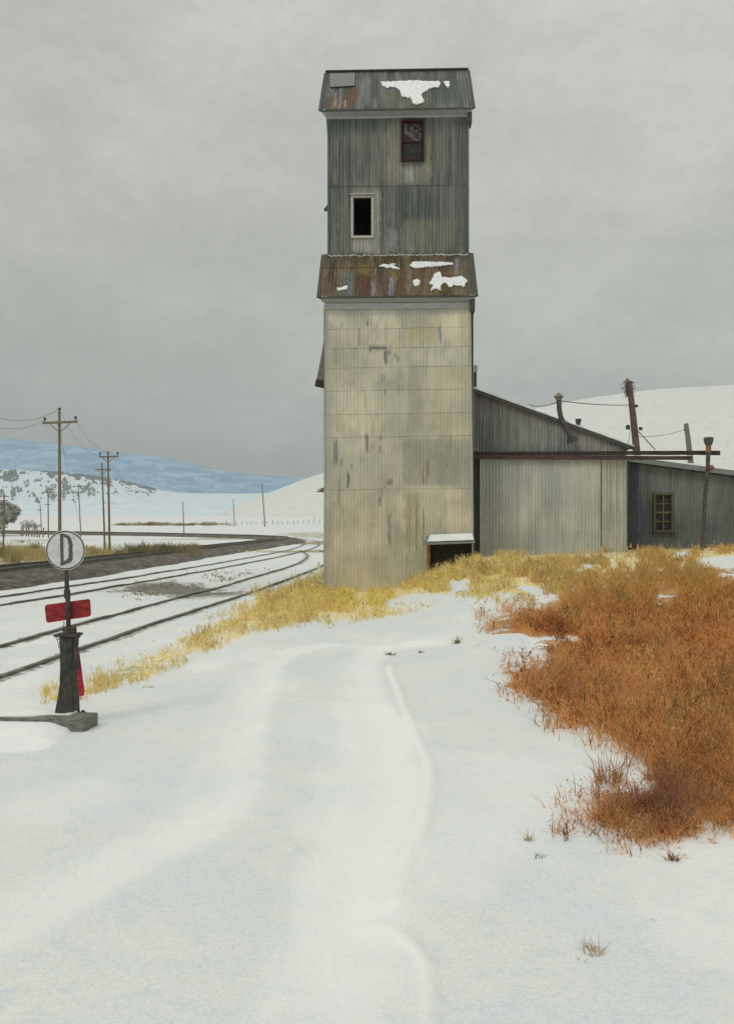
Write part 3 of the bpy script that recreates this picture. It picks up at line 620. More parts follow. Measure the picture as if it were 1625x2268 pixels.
for xa, xb in ((uwx0+.012, uwx0+.012), (uwx1-.012, uwx1-.025)):
    m = MB(); m.beam((xa, UWY-.008, uwb), (xb, UWY-.008, uwt), .04, .05, (0, 1, 0)); m.build('corner_trim', M_ct2, el)
# floors inside, so that openings look into a closed, dark shell
for zf_ in (ty(412, UWY), uwb+.1):
    m = MB(); m.box(((uwx0+uwx1)/2, UWY+UD/2, zf_), (uwx1-uwx0-.1, UD-.1, .08)); m.build('inner_floor', M_inside, el)
m = MB(); m.box(((LX0+LX1)/2, TY+.8, 1.0), (LX1-LX0-.2, .08, 2.6)); m.build('bin_partition', M_inside, el)
# windows
def frame_box(mb, x0, x1, z0, z1, y, t, dep):
    mb.box(((x0+x1)/2, y, z1+t/2), (x1-x0+2*t, dep, t)); mb.box(((x0+x1)/2, y, z0-t/2), (x1-x0+2*t, dep, t))
    mb.box((x0-t/2, y, (z0+z1)/2), (t, dep, z1-z0)); mb.box((x1+t/2, y, (z0+z1)/2), (t, dep, z1-z0))
x0, x1, z0, z1 = txx(888, UWY), txx(932, UWY), ty(354, UWY), ty(271, UWY)
m = MB(); frame_box(m, x0, x1, z0, z1, UWY-.03, .065, .11); win = m.build('window', M_maroon, el, bevel=.006); tag(win, 'maroon sash window with cracked dark panes')
m = MB(); zm = ty(315, UWY)
for a, b, yy in ((z0+.02, zm, UWY+.035), (zm, z1-.02, UWY+.01)): frame_box(m, x0+.05, x1-.05, a+.04, b-.04, yy, .045, .035)
m.build('sash', M_maroon, win)
m = MB(); m.box(((x0+x1)/2, UWY+.035, (z0+zm)/2+.01), (x1-x0-.08, .008, zm-z0-.05))
m.build('pane', M_glass, win)
m = MB(); m.box(((x0+x1)/2, UWY+.012, (z1+zm)/2-.01), (x1-x0-.08, .008, z1-zm-.05))
m.build('pane', plain('cobwebbed_glass', (.012, .011, .010), (.14, .125, .105), (2, 2, 2), .5, .3, .1, ns=5, contrast=(.42, .6)), win)
x0, x1, z0, z1 = txx(779, UWY), txx(819, UWY), ty(522, UWY), ty(438, UWY)
m = MB(); frame_box(m, x0, x1, z0, z1, UWY-.02, .075, .07); win = m.build('window', M_trim, el, bevel=.006); tag(win, 'pale framed window opening without glass')
m = MB(); frame_box(m, x0+.035, x1-.03, z0+.03, z1-.03, UWY+.02, .035, .10); m.build('inner_frame', M_maroon, win)
m = MB(); m.box(((x0+x1)/2, UWY-.06, z1+.10), (x1-x0+.2, .14, .03)); m.build('drip_cap', M_trim, win)
# snow on the roofs
def roof_snow_mat():
    m, n, b = newmat('old_roof_snow'); v = n.coord(); f = n.noise(n.mapp(v, (7, 2, 2)), 2.2, 7, .7); g = n.noise(v, 16, 5, .7)
    c = n.mix(n.ramp(n.math('ADD', n.math('MULTIPLY', f, .6), n.math('MULTIPLY', g, .4)), .50, .66), (.84, .85, .86), (.42, .43, .44)); n.l(c, b.inputs['Base Color']); b.inputs['Roughness'].default_value = .7
    bp = n.n('ShaderNodeBump'); bp.inputs['Strength'].default_value = .6; bp.inputs['Distance'].default_value = .03; n.l(g, bp.inputs['Height']); n.l(bp.outputs[0], b.inputs['Normal']); return m
M_rsnow = roof_snow_mat()
def snow_patch(parent, polys, y0, ze, tan, th=.028):
    n = Vector((0, -tan, 1)).normalized()
    for poly in polys:
        pts = []; k = len(poly)
        for i in range(k):
            a, b = poly[i], poly[(i+1) % k]; d = math.hypot(b[0]-a[0], b[1]-a[1]); q = max(1, int(d/3.5))
            for j in range(q):
                t = j/q; pts.append((a[0]+(b[0]-a[0])*t+random.uniform(-1.5, 1.5), a[1]+(b[1]-a[1])*t+random.uniform(-1.3, 1.3)))
        base = []
        for px, py in pts:           # where the sight line meets the roof plane: z = ze + tan*(Y-y0)
            Y = (E-ze+tan*y0)/(tan-(HZ-py)/F); base.append(Vector(((px-CX)/F*Y, Y, E+(HZ-py)/F*Y)))
        bm = bmesh.new(); vs = [bm.verts.new(p+n*.004) for p in base]; f = bm.faces.new(vs)
        r = bmesh.ops.extrude_face_region(bm, geom=[f]); ev = [g for g in r['geom'] if isinstance(g, bmesh.types.BMVert)]
        cen = sum((v.co for v in ev), Vector())/len(ev)
        for v in ev: v.co += n*th*random.uniform(.8, 1.1)+(cen-v.co)*.02
        bmesh.ops.triangulate(bm, faces=[f for f in bm.faces if len(f.verts) > 4]); bmesh.ops.recalc_face_normals(bm, faces=bm.faces)
        o = mesh_obj('snow_patch', [tuple(v.co) for v in bm.verts], [[v.index for v in f.verts] for f in (bm.verts.index_update(), bm.faces)[1]], M_rsnow, parent); bm.free()
z1_ = lambda l: [(676+a*.248, 130+b*.248) for a, b in l]
snow_patch(uroof, [z1_(p) for p in ([(650, 210), (800, 208), (1010, 203), (1060, 212), (1180, 215), (1190, 235), (1170, 262), (1100, 270), (1050, 300), (1012, 335), (1030, 365), (1050, 392), (1010, 405), (975, 420), (945, 400), (935, 372), (880, 345), (850, 350), (832, 300), (790, 255), (740, 255), (715, 268), (690, 255), (670, 240)], [(1205, 212), (1262, 218), (1268, 250), (1255, 278), (1232, 250), (1212, 238)])], UY, uze+.02, TAN)
snow_patch(mroof, [z1_(p) for p in ([(955, 1815), (1100, 1822), (1310, 1832), (1318, 1845), (1200, 1858), (1000, 1872), (950, 1868), (925, 1850)], [(1150, 1925), (1190, 1905), (1212, 1960), (1300, 1965), (1400, 1955), (1442, 1995), (1415, 2045), (1330, 2030), (1290, 2045), (1240, 2010), (1205, 2030), (1210, 2075), (1160, 2060), (1118, 2080), (1135, 2030), (1100, 2010), (1120, 1985)],
    [(650, 1858), (700, 1835), (760, 1850), (835, 1878), (830, 1886), (760, 1872), (715, 1868)], [(958, 1985), (990, 1975), (1020, 1990), (1018, 2028), (985, 2035), (960, 2020)], [(285, 2048), (330, 2040), (372, 2030), (368, 2056), (320, 2066), (290, 2075)], [(740, 1838), (795, 1828), (790, 1846), (750, 1852)])], MY, mze+.02, TAN)
# flashing with a broken snow line at the foot of the upper walls
m = MB()
for i in range(60):
    x = uwx0+.03+(uwx1-uwx0-.06)*i/60; m.box((x+.03, UWY-.05, ty(566, UWY-.05)+random.uniform(-.02, .02)+.0015*i*0), (.075, .10, random.uniform(.02, .05)), jit=.008)
m.build('flashing_snow', plain('gritty_snow', (.35, .34, .3), (.66, .66, .64), (9, 9, 9)), el)
# loose sheet on the upper roof, left
m = MB(); n_ = Vector((0, -TAN, 1)).normalized(); pts = []
for px, py in ((723, 163), (779, 163), (780, 191), (725, 193)):
    Y = (E-uze+TAN*UY)/(TAN-(HZ-py)/F); pts.append(Vector(((px-CX)/F*Y, Y, E+(HZ-py)/F*Y))+n_*.03)
m.slab(pts, n_, .02); m.build('loose_sheet', plain('loose_sheet', (.17, .18, .18), (.26, .27, .27), (8, 2, 2)), uroof)
# spout, bracket and lamp on the track side
spy = 28.2
def S(px, py): return P(px, py, spy)
m = MB(); m.beam(S(728, 728), S(704, 851), .24, .24, (0, 1, 0)); sp = m.build('grain_spout', plain('spout_wood', (.13, .12, .10), (.27, .25, .20), (3, 3, 9), .9), el, bevel=.02)
m = MB(); m.beam(S(706, 842), S(703, 856), .27, .27, (0, 1, 0)); m.build('spout_mouth', M_dkwood, sp)
m = MB(); m.tube([S(722, 845), S(714, 846)], .05); m.tube([S(714, 842), S(714, 852)], [.05, .09], 8); m.build('insulator', M_iron, el)
m = MB(); m.slab([S(724, 448), S(723, 462), S(713, 461)], (0, 1, 0), .2); m.build('bracket', M_olive, el)
m = MB(); m.tube([S(722, 1077), S(716, 1078), S(711, 1082)], .02, 6); lamp = m.build('gooseneck_lamp', M_greywood, el)
m = MB(); m.tube([S(711, 1081), S(709, 1088)], [.03, .17], 12, False); m.build('lamp_shade', M_greywood, lamp)
m = MB(); m.tube([S(709, 1088), S(709, 1089.5)], [.18, .175], 12); m.build('lamp_rim', M_maroon, lamp)
# low hatch with its little awning
hx0, hx1 = txx(951), txx(1037); hz1 = ty(1206)
m = MB(); m.box((hx0-.035, TY-.03, .55), (.09, .09, 1.75)); hat = m.build('hatch_jamb', M_rustjamb, el)
m = MB(); m.box(((hx0+hx1)/2, TY+.25, .6), (hx1-hx0+.1, .05, 1.9)); m.build('hatch', plain('hatch_boards', (.022, .018, .016), (.06, .047, .04), (3, 3, 3)), el)
aw = MB(); A0 = [P(943, 1190, TY-.01), P(1047, 1186, TY-.01), P(1052, 1203, TY-.5), P(938, 1207, TY-.5)]
aw.slab(A0, (0, 0, 1), .035); awn = aw.build('awning', plain('awning_sheet', (.17, .18, .18), (.3, .31, .31), (5, 1, 5)), el)
s_ = MB(); B0 = [P(952, 1190, TY-.06), P(1045, 1186.5, TY-.06), P(1050, 1200, TY-.47), P(947, 1204, TY-.47)]
s_.slab([p+Vector((0, 0, .04)) for p in B0], (0, 0, 1), .05); s_.build('snow_layer', M_snow, awn, bevel=.02)

# ------------------------------------------------------------------ warehouse with its sliding door
WY = 28.2; wh = empty('warehouse', (txx(1215, WY), WY, .9), 'grey corrugated warehouse with sloping roof and sliding doors beside the tower', 'warehouse')
wx0, wx1 = txx(1040, WY), txx(1388, WY); wb = .5
zr = lambda x: np.interp(x, [txx(1042, WY), txx(1400, WY)], [ty(864, WY), ty(994, WY)])
def ware_col(px, py, u, v):
    c = lerp((.20, .205, .205), (.35, .35, .33), ss(.3, .7, .5*fbm(u, v*.7, 51, 4)+.5*streaks(u, v, 52, 10, .6)))
    k = ss(0, 1, (px-1040)/200)[:, None]; c = c*(.82+.25*k)
    return rects(c, px, py, [(1042, 1064, 1016, 1240, (.065, .065, .06), .95), (1045, 1090, 870, 1000, (.12, .115, .13), .5), (1064, 1070, 1016, 1240, (.3, .3, .28), .5), (1330, 1336, 960, 995, (.1, .1, .09), .6), (1350, 1368, 965, 990, (.09, .09, .085), .6), (1372, 1385, 975, 998, (.1, .1, .09), .5), (1290, 1340, 960, 1000, (.34, .32, .27), .4), (1375, 1390, 960, 1230, (.2, .21, .2), .5)])
WH = ty(864, WY)-wb
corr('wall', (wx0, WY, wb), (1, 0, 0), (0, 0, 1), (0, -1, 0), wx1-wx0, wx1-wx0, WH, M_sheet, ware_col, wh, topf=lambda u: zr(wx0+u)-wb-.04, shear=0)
WD = 9.0
corr('wall', (wx1, WY+.012, wb), (0, 1, 0), (0, 0, 1), (1, 0, 0), WD, WD, float(zr(wx1))-wb-.04, M_sheet, plain_col((.14, .145, .14), (.23, .235, .22), 55), wh, rows=.3)
corr('wall', (wx0, WY+WD, wb), (0, -1, 0), (0, 0, 1), (-1, 0, 0), WD, WD, float(zr(wx0))-wb-.04, M_sheet, plain_col((.14, .145, .14), (.23, .235, .22), 56), wh, rows=.3)
corr('wall', (wx0, WY+WD, wb), (1, 0, 0), (0, 0, 1), (0, 1, 0), wx1-wx0, wx1-wx0, WH, M_sheet, plain_col((.14, .145, .14), (.23, .235, .22), 57), wh, topf=lambda u: zr(wx0+u)-wb-.04, rows=.3)
ra, rb = P(1041, 862, WY), P(1402, 993, WY)
m = MB(); m.add([ra+Vector((0, -.12, 0)), rb+Vector((0, -.12, 0)), rb+Vector((0, WD+.1, 0)), ra+Vector((0, WD+.1, 0))]+[ra+Vector((0, -.12, .045)), rb+Vector((0, -.12, .045)), rb+Vector((0, WD+.1, .045)), ra+Vector((0, WD+.1, .045))], [(3, 2, 1, 0), (4, 5, 6, 7), (0, 1, 5, 4), (1, 2, 6, 5), (2, 3, 7, 6), (3, 0, 4, 7)])
wroof = m.build('roof', M_edge, wh)
m = MB(); m.beam(ra+Vector((0, -.135, -.03)), rb+Vector((0, -.135, -.03)), .03, .11); m.build('rake_board', M_edge, wroof)
m = MB(); o3 = Vector((0, -.08, .05)); dr = (rb-ra)
k_ = 34; top = []
for i in range(k_+1):
    p = ra+dr*(i/k_)+o3; top.append(p)
vs = []; 
for i, p in enumerate(top):
    hh = .03+.022*math.sin(i*1.7)+random.uniform(-.012, .014); vs += [p, p+Vector((0, 0, hh)), p+Vector((0, WD, hh)), p+Vector((0, WD, 0))]
fs = [(i*4+a, (i+1)*4+a, (i+1)*4+(a+1) % 4, i*4+(a+1) % 4) for i in range(k_) for a in range(4)]+[(0, 1, 2, 3), (k_*4+3, k_*4+2, k_*4+1, k_*4)]
m.add(vs, fs); m.build('roof_snow', M_snow, wroof)
def door_col(px, py, u, v):
    c = lerp((.37, .40, .38), (.56, .55, .485), ss(.25, .75, .55*fbm(u*1.1, v*.35, 61, 4)+.45*streaks(u, v, 62, 10, .4)))
    return rects(c, px, py, [(1064, 1110, 1018, 1230, (.28, .31, .30), .6), (1115, 1150, 1018, 1230, (.35, .385, .37), .5), (1190, 1215, 1018, 1230, (.43, .45, .46), .5), (1240, 1325, 1030, 1180, (.60, .585, .50), .5), (1100, 1200, 1160, 1230, (.34, .37, .35), .4), (1064, 1328, 1018, 1026, (.3, .3, .27), .5)])
def sheet_panel(name, px0, px1, y, colf, parent, tl, py0=1016):
    a, b = txx(px0, y), txx(px1, y); zb = .62
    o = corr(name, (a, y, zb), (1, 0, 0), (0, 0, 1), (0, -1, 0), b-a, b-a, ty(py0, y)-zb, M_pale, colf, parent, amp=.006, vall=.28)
    m = MB(); m.box(((a+b)/2, y+.045, (zb+ty(py0, y))/2), (b-a-.01, .05, ty(py0, y)-zb-.02)); m.build('door_core', M_greywood, o)
    return tag(o, tl)
sheet_panel('sliding_door', 1062, 1329, WY-.16, door_col, wh, 'wide pale sliding door panel')
def door2_col(px, py, u, v):
    c = lerp((.42, .42, .37), (.57, .56, .48), ss(.3, .7, streaks(u, v, 64, 10, .4)))
    return rects(c, px, py, [(1329, 1331, 1018, 1230, (.1, .1, .1), .8), (1330, 1388, 1122, 1126, (.2, .21, .23), .8), (1331, 1350, 1126, 1230, (.28, .29, .27), .5), (1382, 1388, 1018, 1230, (.26, .28, .27), .6)])
sheet_panel('sliding_door', 1330.5, 1388, WY-.085, door2_col, wh, 'narrow pale door panel at the corner')
m = MB(); ya = WY-.26
def rough_beam(mb, px0, px1, pya, pyb, y, dep):
    n = 14
    pts = []
    for i in range(n+1):
        t = i/n; px = px0+(px1-px0)*t; a = pya(px)+random.uniform(-.5, .5); b = pyb(px)+random.uniform(-.5, .5); pts.append((P(px, a, y), P(px, b, y)))
    v = []; 
    for a, b in pts: v += [a, b, b+Vector((0, dep, 0)), a+Vector((0, dep, 0))]
    mb.add(v, [(i*4+k, (i+1)*4+k, (i+1)*4+(k+1) % 4, i*4+(k+1) % 4) for i in range(n) for k in range(4)]+[(0, 1, 2, 3), (n*4+3, n*4+2, n*4+1, n*4)])
rough_beam(m, 1047, 1594, lambda p: np.interp(p, [1047, 1595], [1000.5, 998]), lambda p: np.interp(p, [1047, 1595], [1007, 1007.5]), ya, .10); m.build('door_track', M_dkwood, wh)
m = MB(); rough_beam(m, 1050, 1532, lambda p: np.interp(p, [1050, 1532], [1008, 1010]), lambda p: np.interp(p, [1050, 1532], [1016, 1018.5]), ya-.06, .13); m.build('door_track', plain('brown_track', (.045, .032, .028), (.12, .085, .07), (.7, 8, 8), .8, .2, .6), wh)
m = MB(); m.beam(P(1385, 1009, ya-.07), P(1530, 1009.3, ya-.07), .04, .012); m.build('track_snow', M_snow, wh)
# stovepipe
py_ = WY-.3
def W(px, py, y=py_): return P(px, py, y)
m = MB(); m.tube([W(1237, 884), W(1237.5, 905), W(1241, 924), W(1250, 942), W(1260, 962), W(1264, 970)], [.078, .08, .082, .085, .09, .095], 14); st = m.build('stovepipe', plain('stovepipe_iron', (.04, .036, .036), (.12, .11, .105), (5, 5, 5), .6, .4), wh, smooth=True)
m = MB(); m.tube([W(1264, 966), W(1266, 973), W(1268, 979)], [.10, .17, .20], 14); m.build('pipe_flange', M_iron, st, smooth=True)
m = MB(); m.tube([W(1236.5, 881), W(1236.5, 878.5), W(1236.5, 869)], [.135, .155, .01], 12); m.tube([W(1236.5, 886), W(1236.5, 880)], .095, 10); m.build('pipe_cap', M_greywood, st)
m = MB(); m.tube([P(1280, 955, WY+1.5), P(1280, 941, WY+1.5), P(1279.5, 929, WY+1.5)], [.07, .075, .085], 10); m.box(P(1280, 931, WY+1.5), (.17, .15, .1)); m.build('roof_vent', M_iron, wh)
m = MB(); m.box((txx(1054, WY), WY-.06, 2.5), (txx(1062, WY)-txx(1047, WY), .05, 3.7)); m.build('door_post', plain('dark_post', (.035, .036, .035), (.08, .08, .075), (9, 9, 1)), wh)

# snow-capped leg housing behind the tower
m = MB(); e1 = 31.0; m.box(P(1044, 870, e1)+Vector((0, 0, 0)), (.30, .4, 1.6)); ch = m.build('chimney', plain('brown_housing', (.045, .035, .033), (.09, .07, .065), (5, 5, 2)), wh)
m = MB(); m.box(P(1044, 819, e1)+Vector((0, 0, 0)), (.36, .46, .28)); m.build('chimney_cap', plain('cap_sheet', (.26, .28, .34), (.42, .44, .5), (5, 5, 5)), ch, bevel=.04)

# ------------------------------------------------------------------ lean-to shed on the right
SY = 29.8; sh = empty('shed', (txx(1540, SY), SY, .9), 'dark grey lean-to shed with a small olive framed window at the right edge', 'shed')
sx0, sx1 = txx(1384, SY), txx(2050, SY); sb = .6
szr = lambda x: np.interp(x, [txx(1390, SY), txx(1625, SY), txx(2100, SY)], [ty(1020, SY), ty(1052, SY), ty(1117, SY)])
def shed_col(px, py, u, v):
    c = lerp((.115, .135, .14), (.20, .22, .215), ss(.3, .7, .6*fbm(u*.8, v*.8, 65, 5)+.4*streaks(u, v, 66, 8, .7)))
    return rects(c, px, py, [(1386, 1412, 1015, 1240, (.045, .055, .06), .6), (1500, 1560, 1070, 1220, (.17, .18, .165), .4), (1590, 1640, 1080, 1220, (.16, .165, .14), .4)])
wo0, wo1, wz0, wz1 = 1446, 1487, 1093, 1177
corr('wall', (sx0, SY, sb), (1, 0, 0), (0, 0, 1), (0, -1, 0), sx1-sx0, sx1-sx0, ty(1020, SY)-sb, M_sheet, shed_col, sh, topf=None, shear=None, holes=[], amp=.007) if False else None
def shed_wall():
    # sheet with a straight grid clipped under the sloping roof so the window opening stays rectangular
    H = ty(1018, SY)-sb; hx = hole(wo0, wo1, wz0, wz1, SY, sx0, sb)
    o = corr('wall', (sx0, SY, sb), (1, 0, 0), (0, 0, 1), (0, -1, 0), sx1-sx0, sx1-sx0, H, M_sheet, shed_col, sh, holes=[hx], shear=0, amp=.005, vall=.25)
    for v in o.data.vertices:
        lim = szr(v.co.x+sh.location.x)-sh.location.z-.05
        if v.co.z > lim: v.co.z = lim
    return o
shed_wall()
corr('wall', (sx1, SY+.012, sb), (0, 1, 0), (0, 0, 1), (1, 0, 0), 6, 6, float(szr(sx1))-sb-.05, M_sheet, plain_col((.1, .11, .11), (.17, .18, .17), 67), sh, rows=.3)
corr('wall', (sx0, SY+6, sb), (1, 0, 0), (0, 0, 1), (0, 1, 0), sx1-sx0, sx1-sx0, ty(1020, SY)-sb, M_sheet, plain_col((.1, .11, .11), (.17, .18, .17), 68), sh, topf=lambda u: szr(sx0+u)-sb-.05, rows=.3)
q0, q1 = P(1389, 1013, SY-.25), Vector((txx(2080, SY-.25), SY-.25, float(szr(sx1))+.06))
m = MB(); m.add([q0, q1, q1+Vector((0, 6.5, 0)), q0+Vector((0, 6.5, 0))]+[p+Vector((0, 0, .04)) for p in (q0, q1, q1+Vector((0, 6.5, 0)), q0+Vector((0, 6.5, 0)))], [(3, 2, 1, 0), (4, 5, 6, 7), (0, 1, 5, 4), (1, 2, 6, 5), (2, 3, 7, 6), (3, 0, 4, 7)])
sroof = m.build('roof', M_edge, sh)
m = MB(); m.beam(q0+Vector((0, -.02, -.05)), q1+Vector((0, -.02, -.05)), .04, .17); m.build('fascia', plain('fascia_board', (.17, .20, .20), (.26, .29, .285), (1, 6, 6)), sroof)
m = MB()
sv = []; k_ = 40
for i in range(k_+1):
    p = q0+(q1-q0)*(i/k_)+Vector((0, .05, .042)); hh = max(.006, .035+.04*math.sin(i*.9)+random.uniform(-.015, .015)); sv += [p, p+Vector((0, .02, hh)), p+Vector((0, 6.3, hh)), p+Vector((0, 6.3, 0))]
m.add(sv, [(i*4+a, (i+1)*4+a, (i+1)*4+(a+1) % 4, i*4+(a+1) % 4) for i in range(k_) for a in range(4)]+[(0, 1, 2, 3), (k_*4+3, k_*4+2, k_*4+1, k_*4)]); m.build('roof_snow', M_snow, sroof)
x0, x1, z0, z1 = txx(1450, SY), txx(1484, SY), ty(1174, SY), ty(1096, SY)
m = MB(); frame_box(m, x0, x1, z0, z1, SY-.03, .075, .10); win = m.build('window', M_olive, sh, bevel=.006)
m = MB(); m.box(((x0+x1)/2, SY-.06, z0-.10), (x1-x0+.26, .16, .05)); m.build('sill', M_iron, win)
m = MB(); M_munt = plain('muntin_paint', (.12, .105, .055), (.2, .18, .10), (9, 9, 9))
m.box(((x0+x1)/2, SY-.01, (z0+z1)/2), (.045, .04, z1-z0))
for k, t_ in ((1, .032), (2, .06), (3, .028)): m.box(((x0+x1)/2, SY-.014, z0+(z1-z0)*k/4), (x1-x0, .034, t_))
m.build('muntin', M_munt, win)
m = MB(); m.box(((x0+x1)/2, SY+.03, (z0+z1)/2), (x1-x0+.06, .01, z1-z0+.06)); m.build('pane', M_glass, win)
m = MB(); m.box(((sx0+sx1)/2, SY+3, (1.0)), (sx1-sx0-.1, 5.8, .06)); m.build('floor_slab', M_inside, sh)

# leaning pipe in front of the shed
LY = 28.0
def Q(px, py): return P(px, py, LY-.25)
pp = empty('vent_pipe', tuple(Q(1553, 1215)), 'tall thin leaning brown pipe with a wide cap in front of the shed', 'pipe')
m = MB(); m.tube([Q(1552, 1225), Q(1560, 1110), Q(1566, 1035), Q(1567.5, 1000)], [.062, .062, .064, .07], 10); m.build('pipe', plain('pipe_rust', (.05, .042, .040), (.13, .105, .10), (5, 5, 2)), pp, smooth=True)
m = MB(); m.tube([Q(1567.5, 1002), Q(1568, 984)], [.09, .08], 10); m.build('collar', M_rustjamb, pp, smooth=True)
m = MB(); m.tube([Q(1568, 986), Q(1568, 976), Q(1568, 970), Q(1568, 968.5)], [.10, .15, .15, .12], 12); m.build('cap', plain('cap_rust', (.06, .04, .045), (.16, .13, .13), (9, 9, 9)), pp, smooth=True)
m = MB(); m.tube([Q(1573, 1030), Q(1574, 1036), Q(1573, 1043)], [.05, .11, .05], 8, jit=.2); m.build('rag', M_pink, pp)

# ------------------------------------------------------------------ poles behind the sheds
def gzp(px, Y): return gz((txx(px, Y), Y))
PY = 36.0
b = P(1408, 1005, PY); pr = empty('utility_pole', (P(1412, 1100, PY).x, PY, gzp(1412, PY)), 'thick reddish leaning pole with a ragged top rising behind the warehouse roof', 'utility pole', 'poles behind the warehouse')
m = MB(); m.tube([(b.x+.25, PY, .8), P(1410, 1010, PY), P(1402, 930, PY), P(1395, 870, PY), P(1391, 845, PY)], [.16, .15, .135, .12, .11], 12, jit=.04); m.build('pole', M_purplewood, pr, smooth=True)
m = MB()
for k in range(240):
    c = P(1389+random.gauss(2, 4.5), random.uniform(843, 876), PY); dd = Vector((random.uniform(-1, 1), random.uniform(-1, 1), random.uniform(-1, .4)))*.16
    m.tube([c, c+dd*.5+Vector((0, 0, .03)), c+dd], [.012, .01, .004], 3, False)
m.build('frayed_wiring', plain('frayed', (.07, .055, .05), (.2, .17, .16), (9, 9, 9)), pr)
m = MB(); m.tube([P(1389, 848, PY), P(1388, 839, PY)], [.09, .07], 8); m.build('cap', M_rustjamb, pr)
for q_, ox, sz in ((P(1397, 900, PY), .18, (.10, .1, .1)), (P(1400, 947, PY), -.22, (.14, .1, .18)), (P(1404, 950, PY), .22, (.12, .1, .12))):
    m = MB(); m.box(q_+Vector((ox, -.1, 0)), sz); m.build('bracket', M_iron, pr)
PY2 = 44.0; p2 = empty('utility_pole', (txx(1531, PY2), PY2, gzp(1531, PY2)), 'short grey pole without crossarm behind the shed roof', 'utility pole', 'poles behind the warehouse')
m = MB(); m.tube([(txx(1534, PY2), PY2, .5), P(1530, 1040, PY2), P(1523, 975, PY2), P(1518, 938, PY2)], [.17, .155, .13, .11], 10, jit=.04); m.build('pole', M_greywood, p2, smooth=True)
m = MB(); m.tube([P(1517, 952, PY2), P(1514, 952, PY2)], .05, 6); m.build('insulator', M_iron, p2)
def wire(pa, pb, sag, label, r=.012, n=14, group='overhead wires', name='overhead_wire'):
    pa, pb = Vector(pa), Vector(pb); m = MB(); pts = []
    for i in range(n+1):
        t = i/n; p = pa.lerp(pb, t); p.z -= sag*4*t*(1-t); pts.append(p)
    m.tube(pts, r, 5, True); o = m.build(name, M_wire); tag(o, label, 'wire', group); return o
wire(W(1241, 888), P(1394, 897, PY), .05, 'dark wire running from the stovepipe to the reddish pole', .016)
wire(P(1170, 896, 33), W(1233, 890), .1, 'thin wire reaching the stovepipe from the left', .014)
wire(P(1404, 967, PY), P(1516, 951, PY2), .12, 'faint wire between the reddish pole and the short grey pole', .012)
wire(P(1405, 947, PY-.15), P(1450, 996, 33), 0, 'thick stay slanting down right from the reddish pole', .022, name='stay_wire')
wire(P(1396, 950, PY-.15), P(1388, 992, 33), .02, 'thin stay dropping left from the reddish pole to the roof', .012, name='stay_wire')

# ------------------------------------------------------------------ line poles along the railway
def pole(px, pyt, Y, rad, label, arms=(), lean=0, mat=M_polewood, base=None, group='utility poles along the railway'):
    rad *= .76
    x = txx(px, Y); zg = gz((x, Y)); top = P(px, pyt, Y); bx = txx(px+lean, Y)
    r = empty('utility_pole', (bx, Y, zg), label, 'utility pole', group)
    m = MB(); m.tube([(bx, Y, zg-.3), ((bx*2+top.x)/3, Y, zg+(top.z-zg)/3), ((bx+top.x*2)/3, Y, zg+(top.z-zg)*.66), top], [rad, rad*.92, rad*.82, rad*.7], 9, jit=.03); m.build('pole', mat, r, smooth=True)
    for (ax0, ax1, apy, tilt, brace, ins) in arms:
        k = rad*1.2; m = MB(); m.beam(P(ax0, apy+tilt, Y-rad), P(ax1, apy-tilt, Y-rad), k, k); arm = m.build('crossarm', mat, r)
        if brace:
            for sx, dx in ((-1, ax0), (1, ax1)):
                m = MB(); m.beam(P(px+(dx-px)*.62, apy+2, Y-rad*1.2), P(px+.5, apy+brace, Y-rad*1.2), k*.35, k*.35); m.build('brace', M_greywood, r)
        for ix, iy in ins:
            m = MB(); q = P(ix, iy, Y-rad); h_ = 9/F*Y; m.tube([q, q+Vector((0, 0, h_*.45)), q+Vector((0, 0, h_*.5)), q+Vector((0, 0, h_))], [k*.25, k*.25, k*.75, k*.5], 7); m.build('insulator', M_iron, r)
    return r
Y1 = 74
pole(132, 912, Y1, .20, 'tallest pole rising behind the round sign, with braced crossarm and insulators', [(95, 172, 935.5, 1.5, 22, [(100, 934), (168, 931), (132.5, 912)])], 1)
pole(239.5, 999, 63, .115, 'tall pole right of the round sign, with one wide crossarm', [(220, 263, 1011.5, .5, 13, [(222, 1011), (261, 1010)])], 4)
pole(226, 1025, 67, .10, 'slightly shorter pole standing close left of another, its crossarm lower', [(211, 246, 1040, 0, 10, [])], 7)
pole(107, 1083, 125, .13, 'distant pole left of the round sign with two short crossarms', [(93, 122, 1090.5, 0, 0, []), (100, 112, 1117, 0, 0, [])], 1)
pole(89, 1110, 150, .10, 'bare thin distant pole between the trees and the round sign', [], 4)
pole(174, 1072, 120, .11, 'distant thin pole with a flat crossarm just right of the tallest pole', [(161, 189, 1077, .5, 0, [])], 6)
pole(10, 1092, 73, .10, 'pole at the left edge in front of the grey tree, with two crossarms', [(0, 20, 1099, 0, 0, []), (-4, 17, 1109, 0, 0, [])], -2)
pole(405, 1110, 150, .13, 'bare pole beyond the dark embankment, left of the three distant ones', [], 3, M_greywood)
pole(516.5, 1105, 210, .15, 'bare thin distant pole in the middle of the snowfield', [], 3, M_greywood)
pole(580, 1069, 205, .20, 'tallest bare distant pole, nearest the grain elevator', [], 7, M_greywood)
g_ = 'overhead wires'
A = lambda px, py, Y: P(px, py, Y)
wire(A(-120, 868, 50), A(132, 905, Y1), 1.3, 'upper wire entering from the left to the tallest pole top', .016, 18)
wire(A(-120, 895, 50), A(98, 932, Y1), 1.0, 'lower wire entering from the left to the crossarm end', .014, 18)
wire(A(134, 908, Y1), A(222, 1009, 63), .9, 'wire sloping from the top of the tallest pole to the next pole', .010, 18)
wire(A(168, 930, Y1), A(261, 1008, 63), .7, 'wire sloping from the right crossarm end to the next pole', .010, 18)
